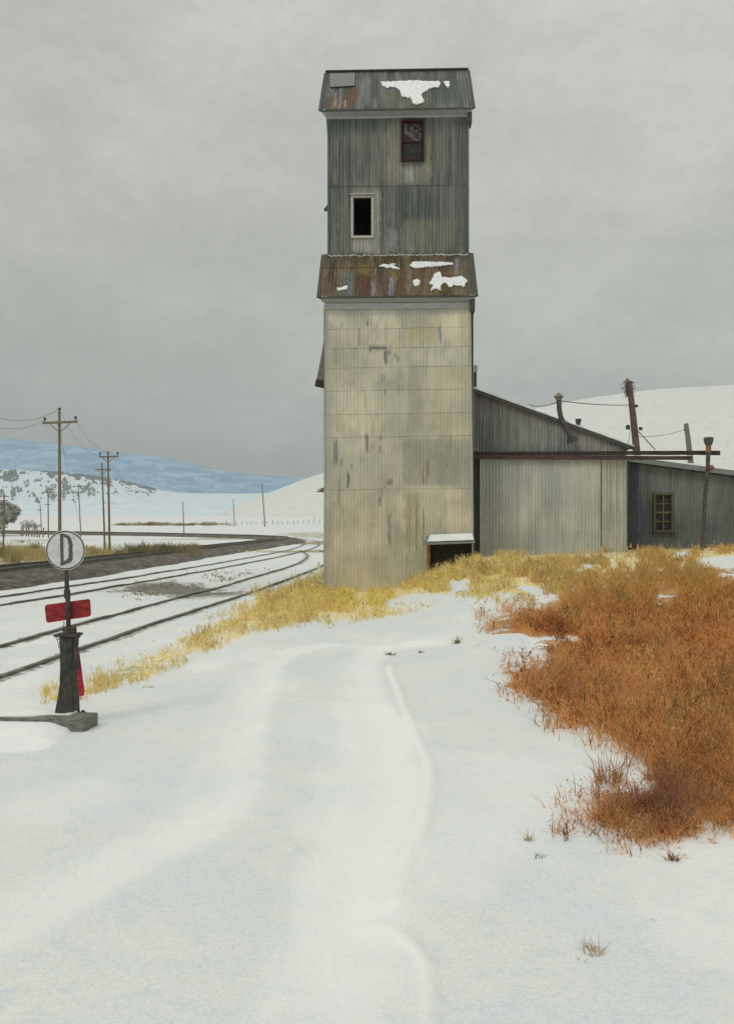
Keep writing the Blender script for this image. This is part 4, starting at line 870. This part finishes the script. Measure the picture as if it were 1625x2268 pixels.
wire(A(136, 968, Y1), A(180, 1165, 70), .5, 'slack stay hanging from the tallest pole towards the ground', .010, 14, name='stay_wire')
wire(A(100, 1086, 125), A(163, 1076, 120), .5, 'faint distant wire between two thin poles', .02, 12)

# ------------------------------------------------------------------ fences
def post(px, pyt, pyb, wpx, label, mat=M_greywood, group='old posts by the embankment'):
    X, Y, zg = ground(px, pyb); X, Y, zg = float(X), float(Y), float(zg); z1 = E-(pyt-HZ)/F*Y; r = wpx/F*Y/2
    m = MB(); m.tube([(X, Y, zg-.2), (X+random.uniform(-.05, .05), Y, (zg+z1)/2), (X+random.uniform(-.08, .08), Y, z1)], [r, r*.95, r*.85], 7, jit=.1)
    return tag(m.build('fence_post', mat), label, 'post', group)
post(348, 1207, 1238, 5, 'thick grey post left of the pair of tall line poles in the grass')
post(437, 1206, 1233, 6, 'thickest old post, rightmost in the grass by the embankment')
post(418, 1211, 1234, 5, 'stubby grey post just left of the thickest old post')
fe = empty('wire_fence', (txx(650, 230), 230, 1.7), 'row of tiny distant fence posts crossing the snowfield left of the tower', 'fence')
for i in range(28):
    px = 500+i*11.5+random.uniform(-2, 2); Yf = 232+2*i*.4; q = P(px, 1163-max(0, (px-560))*.055, Yf); m = MB(); m.tube([(q.x, Yf, gz((q.x, Yf))-.2), (q.x+random.uniform(-.08, .08), Yf, q.z+.6+random.uniform(0, .5))], .07, 5); m.build('post', M_greywood, fe)
fe2 = empty('wire_fence', (txx(90, 110), 110, 0), 'short weathered fence of uneven posts by the left trees', 'fence')
for i in range(9):
    px = 96-i*6-random.uniform(0, 3); Yf = 128+i; x = txx(px, Yf); h_ = random.uniform(1.0, 2.0); m = MB(); m.tube([(x, Yf, gz((x, Yf))-.2), (x+.1, Yf, gz((x, Yf))+h_)], .10, 5); m.build('post', M_polewood, fe2)

# ------------------------------------------------------------------ trees at the far left
def tree(px, Y, h, rw, label, n=2600, seed=0, col=((.34, .35, .32), (.52, .52, .48)), trunk=.25):
    rnd = np.random.default_rng(seed); x = txx(px, Y); zg = gz((x, Y)); root = empty('tree', (x, Y, zg), label, 'tree', 'trees at the left edge')
    m = MB(); m.tube([(x, Y, zg-.2), (x+.1, Y, zg+h*.3), (x, Y, zg+h*.6)], [trunk, trunk*.7, trunk*.3], 7, jit=.1)
    for k in range(9):
        a = rnd.uniform(0, 6.28); q = Vector((math.cos(a)*rw*.6, math.sin(a)*rw*.6, h*rnd.uniform(.45, .85))); m.tube([(x, Y, zg+h*rnd.uniform(.15, .4)), (x+q.x*.5, Y+q.y*.5, zg+q.z*.75), (x+q.x, Y+q.y, zg+q.z)], [trunk*.4, trunk*.2, .02], 5)
    m.build('trunk', M_greywood, root)
    lobes = [(rnd.normal(0, rw*.42), rnd.normal(0, rw*.42), h*rnd.uniform(.3, .8), rw*rnd.uniform(.3, .55)) for k in range(14)]
    V_, F_, C_ = [], [], []
    for i in range(n):
        lx, ly, lz, lr = lobes[rnd.integers(len(lobes))]; d = rnd.normal(size=3); d /= np.linalg.norm(d); r = lr*rnd.uniform(.4, 1)**.5
        c = np.array([x+lx, Y+ly, zg+lz])+d*r*np.array([1, 1, .9]); s = .15*h/6*rnd.uniform(.6, 1.5)
        if c[2] < zg+.1: continue
        a = rnd.normal(size=(3, 3))*s; b = len(V_); V_ += [c+a[0], c+a[1], c+a[2]]; F_.append((b, b+1, b+2)); t = rnd.random(); cc = np.array(col[0])*(1-t)+np.array(col[1])*t; C_ += [cc]*3
    mesh_obj('crown', np.array(V_), np.array(F_), M_twig, root, col=np.array(C_))
def attr_plain(name, lo=.8, hi=1.2, rough=.85, trans=0.0):
    m, n, b = newmat(name); at = n.n('ShaderNodeAttribute', attribute_name='tone'); c = n.gain(at.outputs['Color'], n.ramp(n.noise(n.coord(), 3, 5, .7), .3, .7, lo, hi))
    n.l(c, b.inputs['Base Color']); b.inputs['Roughness'].default_value = rough; b.inputs['Specular IOR Level'].default_value = .12; return m
M_twig = attr_plain('bare_twigs')
tree(8, 140, 5.6, 2.3, 'large round grey leafless tree behind the left edge pole', 6500, 1)
tree(-12, 136, 5.8, 2.4, 'grey tree cut off by the left edge of the picture', 5000, 2)
tree(64, 160, 2.2, 1.3, 'low blue-grey shrub right of the large grey tree', 900, 3, ((.2, .21, .23), (.32, .33, .34)), .08)
tree(80, 165, 1.7, 1.2, 'smallest low shrub, by the uneven fence posts', 700, 4, ((.22, .22, .2), (.34, .33, .3)), .07)

# ------------------------------------------------------------------ switch stand
SX, SYY = -3.13, 9.05
def K(px, py, y=SYY): return P(px, py, y)
gz0 = gz((SX, SYY))
# heavy timber under the stand
tb = empty('timber', (-3.6, 9.1, 0), 'long weathered timber half sunk in snow under the switch stand', 'timber')
ztop = K(150, 1583).z
fr = K(187, 1592, 8.72); bk = K(218, 1579, 9.02)
ztp = fr.z
m = MB(); dirx = Vector((-1, .05, 0)).normalized(); pr_ = Vector((.02, 1, 0)); wv = Vector((bk.x-fr.x, bk.y-fr.y, 0))
t0 = Vector((fr.x, fr.y, ztp)); t1 = t0+wv; far = Vector((-3.2, .25, 0)); dn = Vector((0, 0, -.30))
m.add([t0, t1, t1+far, t0+far, t0+dn, t1+dn, t1+far+dn, t0+far+dn], [(0, 1, 2, 3), (7, 6, 5, 4), (0, 4, 5, 1), (1, 5, 6, 2), (2, 6, 7, 3), (3, 7, 4, 0)])
tbo = m.build('beam', M_concrete, tb, bevel=.008)
m = MB(); k_ = 30; sv = []
for i in range(k_+1):
    p = t0+far*(i/k_); hh = .012+.008*math.sin(i*1.3)+random.uniform(-.003, .003); a = wv*(.15+.08*math.sin(i*.7)); b_ = wv*.97
    if 7 < i < 14: hh *= .6
    st_ = .45*wv if i < 5 else a
    sv += [p+st_+Vector((0, 0, -.01)), p+st_+Vector((0, 0, hh)), p+b_+Vector((0, 0, hh)), p+b_+Vector((0, 0, -.01))]
m.add(sv[8:], [(i*4+a, (i+1)*4+a, (i+1)*4+(a+1) % 4, i*4+(a+1) % 4) for i in range(k_-2) for a in range(4)]+[(0, 1, 2, 3), ((k_-2)*4+3, (k_-2)*4+2, (k_-2)*4+1, (k_-2)*4)]); m.build('snow_layer', M_snow, tb)
# drifted snow banked against the front of the timber
m = MB(); sv = []; n_s = 26
for i in range(n_s+1):
    t = i/n_s; t = .02+.98*t**2; p = t0+far*t; hgt = np.interp(t, [0, .05, .09, .14, 1], [-.13, .03, .085, .115, .12])+.006*math.sin(i*1.7)
    zz = gz((p.x, p.y)); top_ = min(ztp-.035, zz+hgt)
    sv += [Vector((p.x, p.y+.03, top_)), Vector((p.x, p.y-.12, top_-.012)), Vector((p.x, p.y-.45, zz+.4*(top_-zz))), Vector((p.x, p.y-1.0, zz-.03)), Vector((p.x, p.y+.03, zz-.1))]
m.add(sv, [(i*5+a, (i+1)*5+a, (i+1)*5+(a+1) % 5, i*5+(a+1) % 5) for i in range(n_s) for a in range(5)]+[(0, 1, 2, 3, 4), (n_s*5+4, n_s*5+3, n_s*5+2, n_s*5+1, n_s*5)]); dr_ = m.build('snow_drift', M_snow, smooth=True); tag(dr_, kind='structure')
sw = empty('switch_stand', (SX, SYY, ztop), 'black iron railway switch stand with round white D sign and red plate', 'switch stand')
prof = [(1583, 127.5, 171.5), (1562, 131, 170.5), (1538, 135, 169.5), (1515, 138.5, 168.5), (1480, 139.5, 168), (1440, 139, 168.5), (1415, 138, 170), (1408, 138, 170)]
m = MB(); vs = []
for py, a, b_ in prof:
    for x, dy in ((a, -.11), (b_, -.11), (b_, .11), (a, .11)):
        q = K(x, py); k = (b_-a)/50.; vs.append((q.x, SYY+dy*(.6+.4*k), q.z))
m.add(vs, [(i*4+k, i*4+(k+1) % 4, (i+1)*4+(k+1) % 4, (i+1)*4+k) for i in range(len(prof)-1) for k in range(4)]+[(3, 2, 1, 0), tuple((len(prof)-1)*4+k for k in range(4))]); body = m.build('stand_body', M_castiron, sw, bevel=.012)
m = MB(); c = K(150, 1586); m.box((c.x, SYY, c.z+.005), (.30, .30, .02)); m.build('foot_plate', M_castiron, body)
for bx_, by_ in ((-.12, -.12), (.12, -.12), (-.12, .12), (.12, .12)):
    c_ = K(150, 1586); m = MB(); m.tube([(c_.x+bx_, SYY+by_, c_.z), (c_.x+bx_, SYY+by_, c_.z+.035)], .016, 6); m.build('bolt', M_iron, body)
m = MB(); c = K(153, 1405.5); m.box((c.x, SYY-.01, c.z), (.235, .20, .026)); m.tube([K(174, 1406, SYY-.08), K(178, 1406, SYY-.08)], .03, 8); cap = m.build('top_plate', M_castiron, sw, bevel=.005)
m = MB()
for cx_, cz_ in ((128, 1412), (131, 1420), (133, 1430), (173.5, 1409)):
    c = K(cx_, cz_, SYY-.08); rr_ = .013
    m.tube([c+Vector((rr_*math.cos(a), 0, rr_*1.7*math.sin(a))) for a in np.linspace(0, 6.28, 12)], .0035, 5, False)
m.build('chain', M_iron, cap)
m = MB(); m.tube([K(154, 1404), K(152.5, 1388)], [.060, .05], 12); m.box(K(160, 1397), (.07, .09, .08)); m.build('collar', plain('rust_collar', (.05, .04, .03), (.11, .085, .06), (9, 9, 9)), sw, bevel=.004)
m = MB(); m.tube([K(152.5, 1405), K(151.5, 1340), K(150, 1318)], [.024, .024, .026], 10); m.tube([K(150, 1325), K(149, 1306)], [.034, .034], 10); m.tube([K(149, 1310), K(147.5, 1262)], [.024, .022], 10); mast = m.build('mast', M_castiron, sw, smooth=True)
m = MB(); m.tube([K(141.5, 1376), K(143, 1383), K(140, 1387), K(141.5, 1393), K(139, 1400)], .0045, 5); m.build('hook', M_iron, mast)
# red plate
def plate(mb, pts, y, th):
    out = []; n = len(pts)
    for i in range(n):
        a, b_, c = Vector(pts[i-1]), Vector(pts[i]), Vector(pts[(i+1) % n]); r = 5
        d1 = (a-b_).normalized()*r; d2 = (c-b_).normalized()*r
        out += [b_+d1, b_+d1*.3+d2*.3, b_+d2]
    mb.slab([P(p.x, p.y, y) for p in out], (0, 1, 0), th)
m = MB(); plate(m, [(99, 1340), (200, 1326), (202, 1365), (103, 1380)], SYY+.03, .012); m.build('red_plate', M_red, sw, bevel=.003)
m = MB(); m.beam(K(168, 1420, SYY-.11), K(173, 1482, SYY-.11), .035, .03, (0, 1, 0)); lev = m.build('lever', M_castiron, sw)
yf_ = SYY-.10; m = MB(); pts = [K(171, 1446, yf_), K(175.5, 1446, yf_), K(180, 1480, yf_), K(186.5, 1532, yf_), K(185.5, 1541, yf_), K(176, 1542, yf_), K(173.5, 1530, yf_), K(171.5, 1480, yf_)]; m.slab(pts, (0, 1, 0), .022); m.build('handle_grip', plain('bright_red_paint', (.28, .012, .03), (.48, .03, .055), (3, 3, 8), .6, .3, .3), lev, bevel=.004)
# round target
c = K(146, 1218.5, SYY-.02); RD = 44/F*SYY
m = MB(); m.tube([c+Vector((0, .006, 0)), c+Vector((0, -.006, 0))], RD, 48); disc = m.build('round_sign', M_white, sw, bevel=.002)
m = MB(); n = 60; 
def annulus(mb, c, r0, r1, y0, th):
    n = 60; vs = []
    for k in range(n):
        a = 2*math.pi*k/n; w_ = random.uniform(-.0012, .0012)
        for r, y in ((r0+w_, y0), (r1+w_, y0), (r1+w_, y0-th), (r0+w_, y0-th)): vs.append(c+Vector((r*math.cos(a), y, r*math.sin(a))))
    mb.add(vs, [(k*4+j, k*4+(j+1) % 4, ((k+1) % n)*4+(j+1) % 4, ((k+1) % n)*4+j) for k in range(n) for j in range(4)])
annulus(m, c, RD*.915, RD*.965, -.0072, .002); m.build('sign_rim', M_ring, disc)
# the letter, drawn as an outline with its counter
def dpt(zx, zy): return P(63.5+zx*.2064*.65/.65*.3175/.3175*1, 0, SYY)
outer = [(131.5, 1181.5), (139, 1182), (149, 1185), (155, 1190), (158, 1199), (160, 1206), (159, 1216), (160, 1226), (159.5, 1238), (157, 1244), (149, 1248), (141.5, 1251), (133, 1252.5)]
inner = [(139, 1189), (145, 1190.5), (149, 1194), (149.5, 1201), (151.5, 1207), (150.5, 1217), (151.5, 1227), (150, 1235), (147.5, 1239), (143.5, 1241.5), (139.8, 1243)]
outer = [(x+1.6, y+.2) for x, y in outer]; inner = [(x+1.6, y+.2) for x, y in inner]
yl = SYY-.0292
def letter():
    bm = bmesh.new()
    def ring(pts, y): return [bm.verts.new(P(a, b, y)) for a, b in pts]
    o = ring(outer, yl); i_ = ring(inner, yl); es = []
    for r_ in (o, i_):
        for k in range(len(r_)): es.append(bm.edges.new((r_[k], r_[(k+1) % len(r_)])))
    bmesh.ops.triangle_fill(bm, edges=es, use_beauty=True)
    g = bmesh.ops.extrude_face_region(bm, geom=list(bm.faces))
    for v in g['geom']:
        if isinstance(v, bmesh.types.BMVert): v.co.y += .0025
    bmesh.ops.recalc_face_normals(bm, faces=bm.faces); bm.verts.index_update()
    mesh_obj('letter', [tuple(v.co) for v in bm.verts], [[v.index for v in f.verts] for f in bm.faces], M_letter, disc); bm.free()
letter()

# ------------------------------------------------------------------ grass
def blades(name, X, Y, Z_, H, W_, lean, colr, mat, parent=None, seg=3):
    n = len(X); th = rng.uniform(0, np.pi, n); dx, dy = np.cos(th)*.5, np.sin(th)*.5
    la = rng.uniform(0, 2*np.pi, n); lx = np.cos(la)*lean*H; ly = np.sin(la)*lean*H
    rows = []; ts = np.linspace(0, 1, seg)[:-1] if seg > 2 else [0.]
    for t in ts:
        wq = W_*(1-.45*t); cx = X+lx*t**1.8; cy = Y+ly*t**1.8; cz = Z_+H*t*(1-.25*lean*t)
        rows.append(np.stack([cx-dx*wq, cy-dy*wq, cz], 1)); rows.append(np.stack([cx+dx*wq, cy+dy*wq, cz], 1))
    tipz = Z_+H*(1-.25*lean); rows.append(np.stack([X+lx-dx*W_*.18, Y+ly-dy*W_*.18, tipz], 1)); rows.append(np.stack([X+lx+dx*W_*.18, Y+ly+dy*W_*.18, tipz], 1))
    k = len(rows); v = np.stack(rows, 1).reshape(-1, 3); base = (np.arange(n)*k)[:, None]
    f = np.concatenate([base+np.array([[2*i, 2*i+1, 2*i+3, 2*i+2]]) for i in range(k//2-1)], 0)
    c = np.repeat(colr, k, 0); return mesh_obj(name, v, f, mat, parent, col=c)
def add_flecks(o, X, Y, Z_, H, colr, q, wk):
    """seed heads and broken leaf bits through the height of the growth, joined to the same mesh"""
    n = len(X); k = rng.integers(0, n, q); t = rng.uniform(.25, 1.05, q); s = wk*Y[k]*rng.uniform(.6, 1.9, q)
    c = np.stack([X[k]+rng.normal(0, .04, q), Y[k]+rng.normal(0, .04, q), Z_[k]+H[k]*t], 1)
    a = rng.normal(size=(q, 3, 3))*s[:, None, None]*np.array([.38, .38, 1.0]); v = (c[:, None, :]+a).reshape(-1, 3)
    cc = np.repeat(np.clip(colr[k]*rng.uniform(.5, 1.35, q)[:, None], 0, .9), 3, 0)
    return v, np.arange(q*3).reshape(q, 3), cc
def join_flecks(o, v, f, c):
    p = mesh_obj('tmp', v, f, M_grass, col=c); bm = bmesh.new(); bm.from_mesh(o.data); bm.from_mesh(p.data); bm.to_mesh(o.data); bm.free(); bpy.data.objects.remove(p)
def grass_mat():
    m, n, b = newmat('dry_grass'); at = n.n('ShaderNodeAttribute', attribute_name='tone'); c = at.outputs['Color']
    n.l(c, b.inputs['Base Color']); b.inputs['Roughness'].default_value = .8; b.inputs['Specular IOR Level'].default_value = .15
    t = n.n('ShaderNodeBsdfTranslucent'); n.l(c, t.inputs[0]); mx = n.n('ShaderNodeMixShader'); mx.inputs[0].default_value = .42
    n.l(b.outputs[0], mx.inputs[1]); n.l(t.outputs[0], mx.inputs[2]); out = [q for q in n.nt.nodes if q.type == 'OUTPUT_MATERIAL'][0]; n.l(mx.outputs[0], out.inputs[0]); return m
M_grass = grass_mat()
def scatter(poly, n, snow=True, jit=10):
    xs = [p[0] for p in poly]; ys = [p[1] for p in poly]
    px = rng.uniform(min(xs), max(xs), n*3); py = rng.uniform(min(ys), max(ys), n*3)
    jx = px+jit*(fbm(px*.05, py*.07, 81, 4)-.5)*3; jy = py+jit*(fbm(px*.05+40, py*.07, 82, 4)-.5)*2
    q = np.zeros(len(jx))
    for i_ in range(6): q += inpoly(jx+math.cos(i_*1.05)*jit*1.6*(i_ % 2+.6), jy+math.sin(i_*1.05)*jit*1.1*(i_ % 2+.6), poly)
    k = rng.random(len(jx)) < (q/6)**1.3
    if snow:
        for s in SNOWIN: k &= ~inpoly(jx, jy+2, s)
    return px[k][:n], py[k][:n]
def palette(px, py, cols, seed, fx=.03, fy=.03, var=.55):
    n = len(px); t = (fbm(px*fx, py*fy, seed, 4)-.5)*2.2+.5+rng.normal(0, var*.35, n); t = np.clip(t, 0, .999)*(len(cols)-1)
    i = t.astype(int); fr_ = (t-i)[:, None]; C = np.array(cols); c = C[i]*(1-fr_)+C[np.minimum(i+1, len(cols)-1)]*fr_
    return np.clip(c*rng.uniform(.75, 1.2, n)[:, None], 0, .95)
def grass(name, poly, n, h0, h1, cols, label, wk=.0011, lean=.45, seed=1, dens=None, jit=10, snow=True, kind='stuff', cat='grass'):
    px, py = scatter(poly, n, snow, jit)
    if dens is not None: k = rng.random(len(px)) < dens(px, py); px, py = px[k], py[k]
    X, Y, Zg = ground(px, py); n = len(X)
    H = rng.uniform(h0, h1, n)*(.6+.8*fbm(X*1.3, Y*.9, seed+5, 3)); W_ = wk*Y*rng.uniform(.6, 1.5, n)
    c = palette(px, py, cols, seed); o = blades(name, X, Y, Zg-.02, H, W_, rng.uniform(0, lean*2, n), c, M_grass)
    return tag(o, label, cat, kind=kind)
OR = [(.30, .12, .055), (.70, .28, .095), (.90, .40, .135), (.94, .45, .16), (.94, .56, .23), (.82, .54, .21), (.38, .23, .10)]
def purple(c, px, py):
    k = np.exp(-((px-1470)/90)**2-((py-1790)/60)**2)*.8+np.exp(-((px-1330)/60)**2-((py-1730)/50)**2)*.5
    k = np.clip(k, 0, .85)[:, None]; return c*(1-k)+np.array((.24, .11, .09))*k*rng.uniform(.6, 1.7, len(px))[:, None]
def snow_clear(px, py, Y, H):
    for s_ in SNOWIN:
        for t_ in (.35, .7, 1.0): H = np.where(inpoly(px, py-H*t_/Y*F, s_), H*.45, H)
    return H
def orange():
    px, py = scatter(Z_orange, 140000, True, 22)
    # a bay of thinner growth along the lower edge
    X, Y, Zg = ground(px, py); n = len(X)
    H = rng.uniform(.12, .34, n)*(.5+.9*fbm(X*1.3, Y*.9, 95, 3)); tall = rng.random(n) < .03; H[tall] *= 1.5; H *= .75+.25*ss(1500, 1350, py)
    H = snow_clear(px, py, Y, H); edge = fbm(px*.03, py*.035, 96, 4); keep = rng.random(n) < np.clip(ss(.30, .52, edge)+.12, 0, 1)

    c = palette(px, py, OR, 97, .04, .03, .95); gr_ = ss(.55, .72, fbm(px*.018, py*.024, 98, 4))[:, None]*.6; c = c*(1-gr_)+np.array((.90, .52, .22))*gr_*rng.uniform(.75, 1.15, n)[:, None]; c = purple(c, px, py); dk_ = ss(.50, .68, fbm(px*.035, py*.02, 99, 5))[:, None]*ss(1420, 1560, py)[:, None]*.4; c = c*(1-dk_)+np.array((.34, .17, .09))*dk_; st_ = rng.random(n) < .022; c[st_] = np.array((.14, .07, .045))*rng.uniform(.6, 1.6, st_.sum())[:, None]; H[st_] *= 1.35
    up = np.exp(-((py-1300)/45)**2)[:, None]*.55; c = c*(1-up)+np.array((.70, .48, .15))*up*rng.uniform(.7, 1.2, n)[:, None]
    X, Y, Zg, H, c = X[keep], Y[keep], Zg[keep], H[keep], c[keep]; n = len(X)
    o = blades('dry_brush', X, Y, Zg-.03, H, .00105*Y*rng.uniform(.5, 1.6, n), rng.uniform(.1, 1.5, n), c, M_grass)
    join_flecks(o, *add_flecks(o, X, Y, Zg, H*.85, c, 150000, .0011))
    tag(o, 'rust orange dry brush covering the slope at the right', 'brush', kind='stuff')
orange()
YE = [(.64, .46, .20), (.88, .69, .31), (.92, .79, .44), (.93, .74, .27), (.84, .60, .22), (.74, .64, .34)]
def yel():
    px, py = scatter(Z_yellow, 120000, True, 9); X, Y, Zg = ground(px, py); n = len(X)
    ok = ~((X > LX0-.05) & (X < LX1+.05) & (Y > TY-.04)); ok &= ~((X > LX1-.1) & (Y > WY-.3))
    den = np.where(px < 560, .26, .75)*np.clip(ss(.40, .60, fbm(px*.025, py*.06, 101, 4)), .04, 1); ok &= rng.random(n) < den
    px, py, X, Y, Zg = px[ok], py[ok], X[ok], Y[ok], Zg[ok]; n = len(X)
    H = rng.uniform(.10, .34, n)*(.55+.9*fbm(X*1.1, Y*.8, 102, 3)); H *= .38+.5*ss(300, 800, px)
    H = snow_clear(px, py, Y, H); c = palette(px, py, YE, 103, .02, .03, .6)
    rt = ss(1080, 1450, px)[:, None]*.85; c = c*(1-rt)+palette(px, py, [(.46, .34, .13), (.70, .50, .18), (.74, .42, .14), (.52, .43, .18)], 105, .02, .05)*rt
    br = np.exp(-((px-850)/150)**2-((py-1330)/35)**2)[:, None]*.45; c = c*(1-br)+np.array((.92, .76, .20))*br
    o = blades('dry_grass', X, Y, Zg-.02, H, .00095*Y*rng.uniform(.5, 1.5, n), rng.uniform(0, .8, n), c, M_grass)
    join_flecks(o, *add_flecks(o, X, Y, Zg, H, c, 40000, .0012))
    tag(o, 'straw yellow dry grass around the foot of the tower and sheds', 'grass', kind='stuff')
yel()
grass('dry_grass', Z_left, 2600, .05, .14, YE, 'thin yellow grass tufts poking through snow behind the switch stand', seed=111, dens=lambda px, py: ss(.4, .6, fbm(px*.05, py*.1, 112, 3)), snow=False)
grass('dry_grass', Z_olive, 30000, .15, .45, [(.22, .19, .09), (.42, .34, .15), (.62, .5, .26), (.45, .38, .18)], 'olive brown grass beyond the dark railway embankment', seed=113, dens=lambda px, py: ss(.30, .52, fbm(px*.02, py*.09, 114, 4)), wk=.0007, snow=False)
grass('dry_grass', [(300, 1240), (420, 1236), (450, 1228), (440, 1218), (330, 1222), (285, 1228)], 5000, .2, .8, [(.14, .13, .07), (.22, .2, .1), (.35, .28, .13)], 'tall weeds around the old posts by the line poles', seed=115, wk=.0007, snow=False)
grass('dry_grass', Z_fieldL, 9000, .1, .3, YE, 'pale yellow grass in the field inside the railway bend', seed=117, dens=lambda px, py: ss(.42, .6, fbm(px*.02, py*.1, 118, 4)), wk=.0007, snow=False)
# brush line across the valley
def brush_line():
    n = 14000; px = rng.uniform(230, 530, n); Y = rng.uniform(222, 236, n); X = (px-CX)/F*Y; Zg = hbase(X, Y)
    k = rng.random(n) < np.clip(.25+1.4*fbm(px*.04, px*0, 121, 4), 0, 1)*ss(235, 340, px)*ss(535, 440, px)*ss(.36, .5, fbm(px*.05, Y*.1, 129, 3)); px, X, Y, Zg = px[k], X[k], Y[k], Zg[k]; n = len(X)
    c = palette(px, Y, [(.24, .19, .12), (.38, .31, .20), (.5, .42, .28)], 122)
    tag(blades('brush_line', X, Y, Zg-.1, rng.uniform(.2, 1.0, n)*(.3+1.2*fbm(px*.13, px*0, 123, 4)), .12*np.ones(n), rng.uniform(0, .8, n), c, M_grass), 'low brown brush line crossing the valley before the hills', 'brush', kind='stuff')
brush_line()
# dark bits between the tracks
grass('dry_weeds', [(245, 1318), (420, 1283), (560, 1258), (600, 1262), (470, 1292), (380, 1318), (290, 1330)], 2600, .04, .12, [(.2, .15, .08), (.4, .3, .16)], 'sparse brown weeds between the siding and the middle track', seed=125, dens=lambda px, py: ss(.5, .62, fbm(px*.03, py*.12, 126, 3)), snow=False)
# single tufts standing in the snow
def tuft(px, py, rpx, hpx, n, cols, label):
    X0, Y0, Z0 = [float(q) for q in ground(px, py)]; r = rpx/F*Y0; h = hpx/F*Y0
    a = rng.uniform(0, 6.28, n); q = r*np.sqrt(rng.random(n)); X = X0+np.cos(a)*q; Y = Y0+np.sin(a)*q; Zg = hbase(X, Y)
    c = palette(np.arange(n)*3., np.arange(n)*1., cols, 3); o = blades('grass_tuft', X, Y, Zg-.015, h*rng.uniform(.35, 1.1, n), .0014*Y*rng.uniform(.5, 1.2, n), rng.uniform(.1, 1.2, n), c, M_grass)
    o.data.transform(Matrix.Translation((-X0, -Y0, -Z0))); o.location = (X0, Y0, Z0)
    return tag(o, label, 'grass tuft', 'grass tufts in the snow')
BR = [(.10, .085, .06), (.22, .18, .11), (.35, .26, .13)]; RU = [(.16, .06, .03), (.38, .16, .06), (.5, .3, .12)]; GY = [(.24, .25, .25), (.42, .42, .39)]
tuft(1310, 2108, 26, 46, 44, [(.45, .25, .14), (.6, .4, .22), (.42, .42, .38)], 'lone rusty grass tuft in the lower right snow')
tuft(1195, 1900, 14, 18, 24, GY, 'small grey tuft below the tip of the orange brush')
tuft(1170, 1862, 8, 34, 26, [(.4, .3, .12), (.55, .42, .2)], 'thin straw stalks left of the orange brush tip')
tuft(1490, 1905, 13, 30, 60, RU, 'rusty tuft just under the lower edge of the orange brush')
tuft(862, 1452, 10, 14, 40, BR, 'tiny brown weed in the snow road below the tower')
tuft(932, 1446, 6, 10, 20, BR, 'tiniest weed right of another on the snow road')
tuft(1010, 1425, 7, 22, 26, BR, 'dark thin stalks left of the orange brush point')
tuft(1350, 1735, 34, 92, 90, [(.34, .18, .11), (.5, .28, .16), (.66, .40, .22)], 'tall dark brown seed stalks at the near corner of the brush')
tuft(330, 1522, 14, 9, 30, YE+BR, 'low straw tuft in the snow left of the road')
tuft(505, 1556-30, 8, 8, 18, YE+BR, 'faint straw tuft beside the left wheel rut')
tuft(15, 1640, 22, 16, 40, [(.4, .34, .22), (.55, .48, .32)], 'pale tuft in the snow below the timber at the left edge')
tuft(1290, 2130, 10, 14, 22, GY, 'small grey stalks beside the lone rusty tuft')
tuft(1440, 2045, 20, 12, 26, GY, 'faint grey stalks in the snow above the lower right corner')

# ------------------------------------------------------------------ haze
def haze():
    m = bpy.data.materials.new('haze_air'); m.use_nodes = True; n = NT(m.node_tree)
    v = n.n('ShaderNodeVolumePrincipled'); v.inputs['Color'].default_value = (.80, .90, 1.0, 1); v.inputs['Density'].default_value = .0002; v.inputs['Anisotropy'].default_value = 0
    o = n.n('ShaderNodeOutputMaterial'); n.l(v.outputs[0], o.inputs['Volume'])
    b = MB(); b.box((0, 0, 190), (12600, 12600, 420)); ob = b.build('haze', m); tag(ob, kind='stuff')
haze()
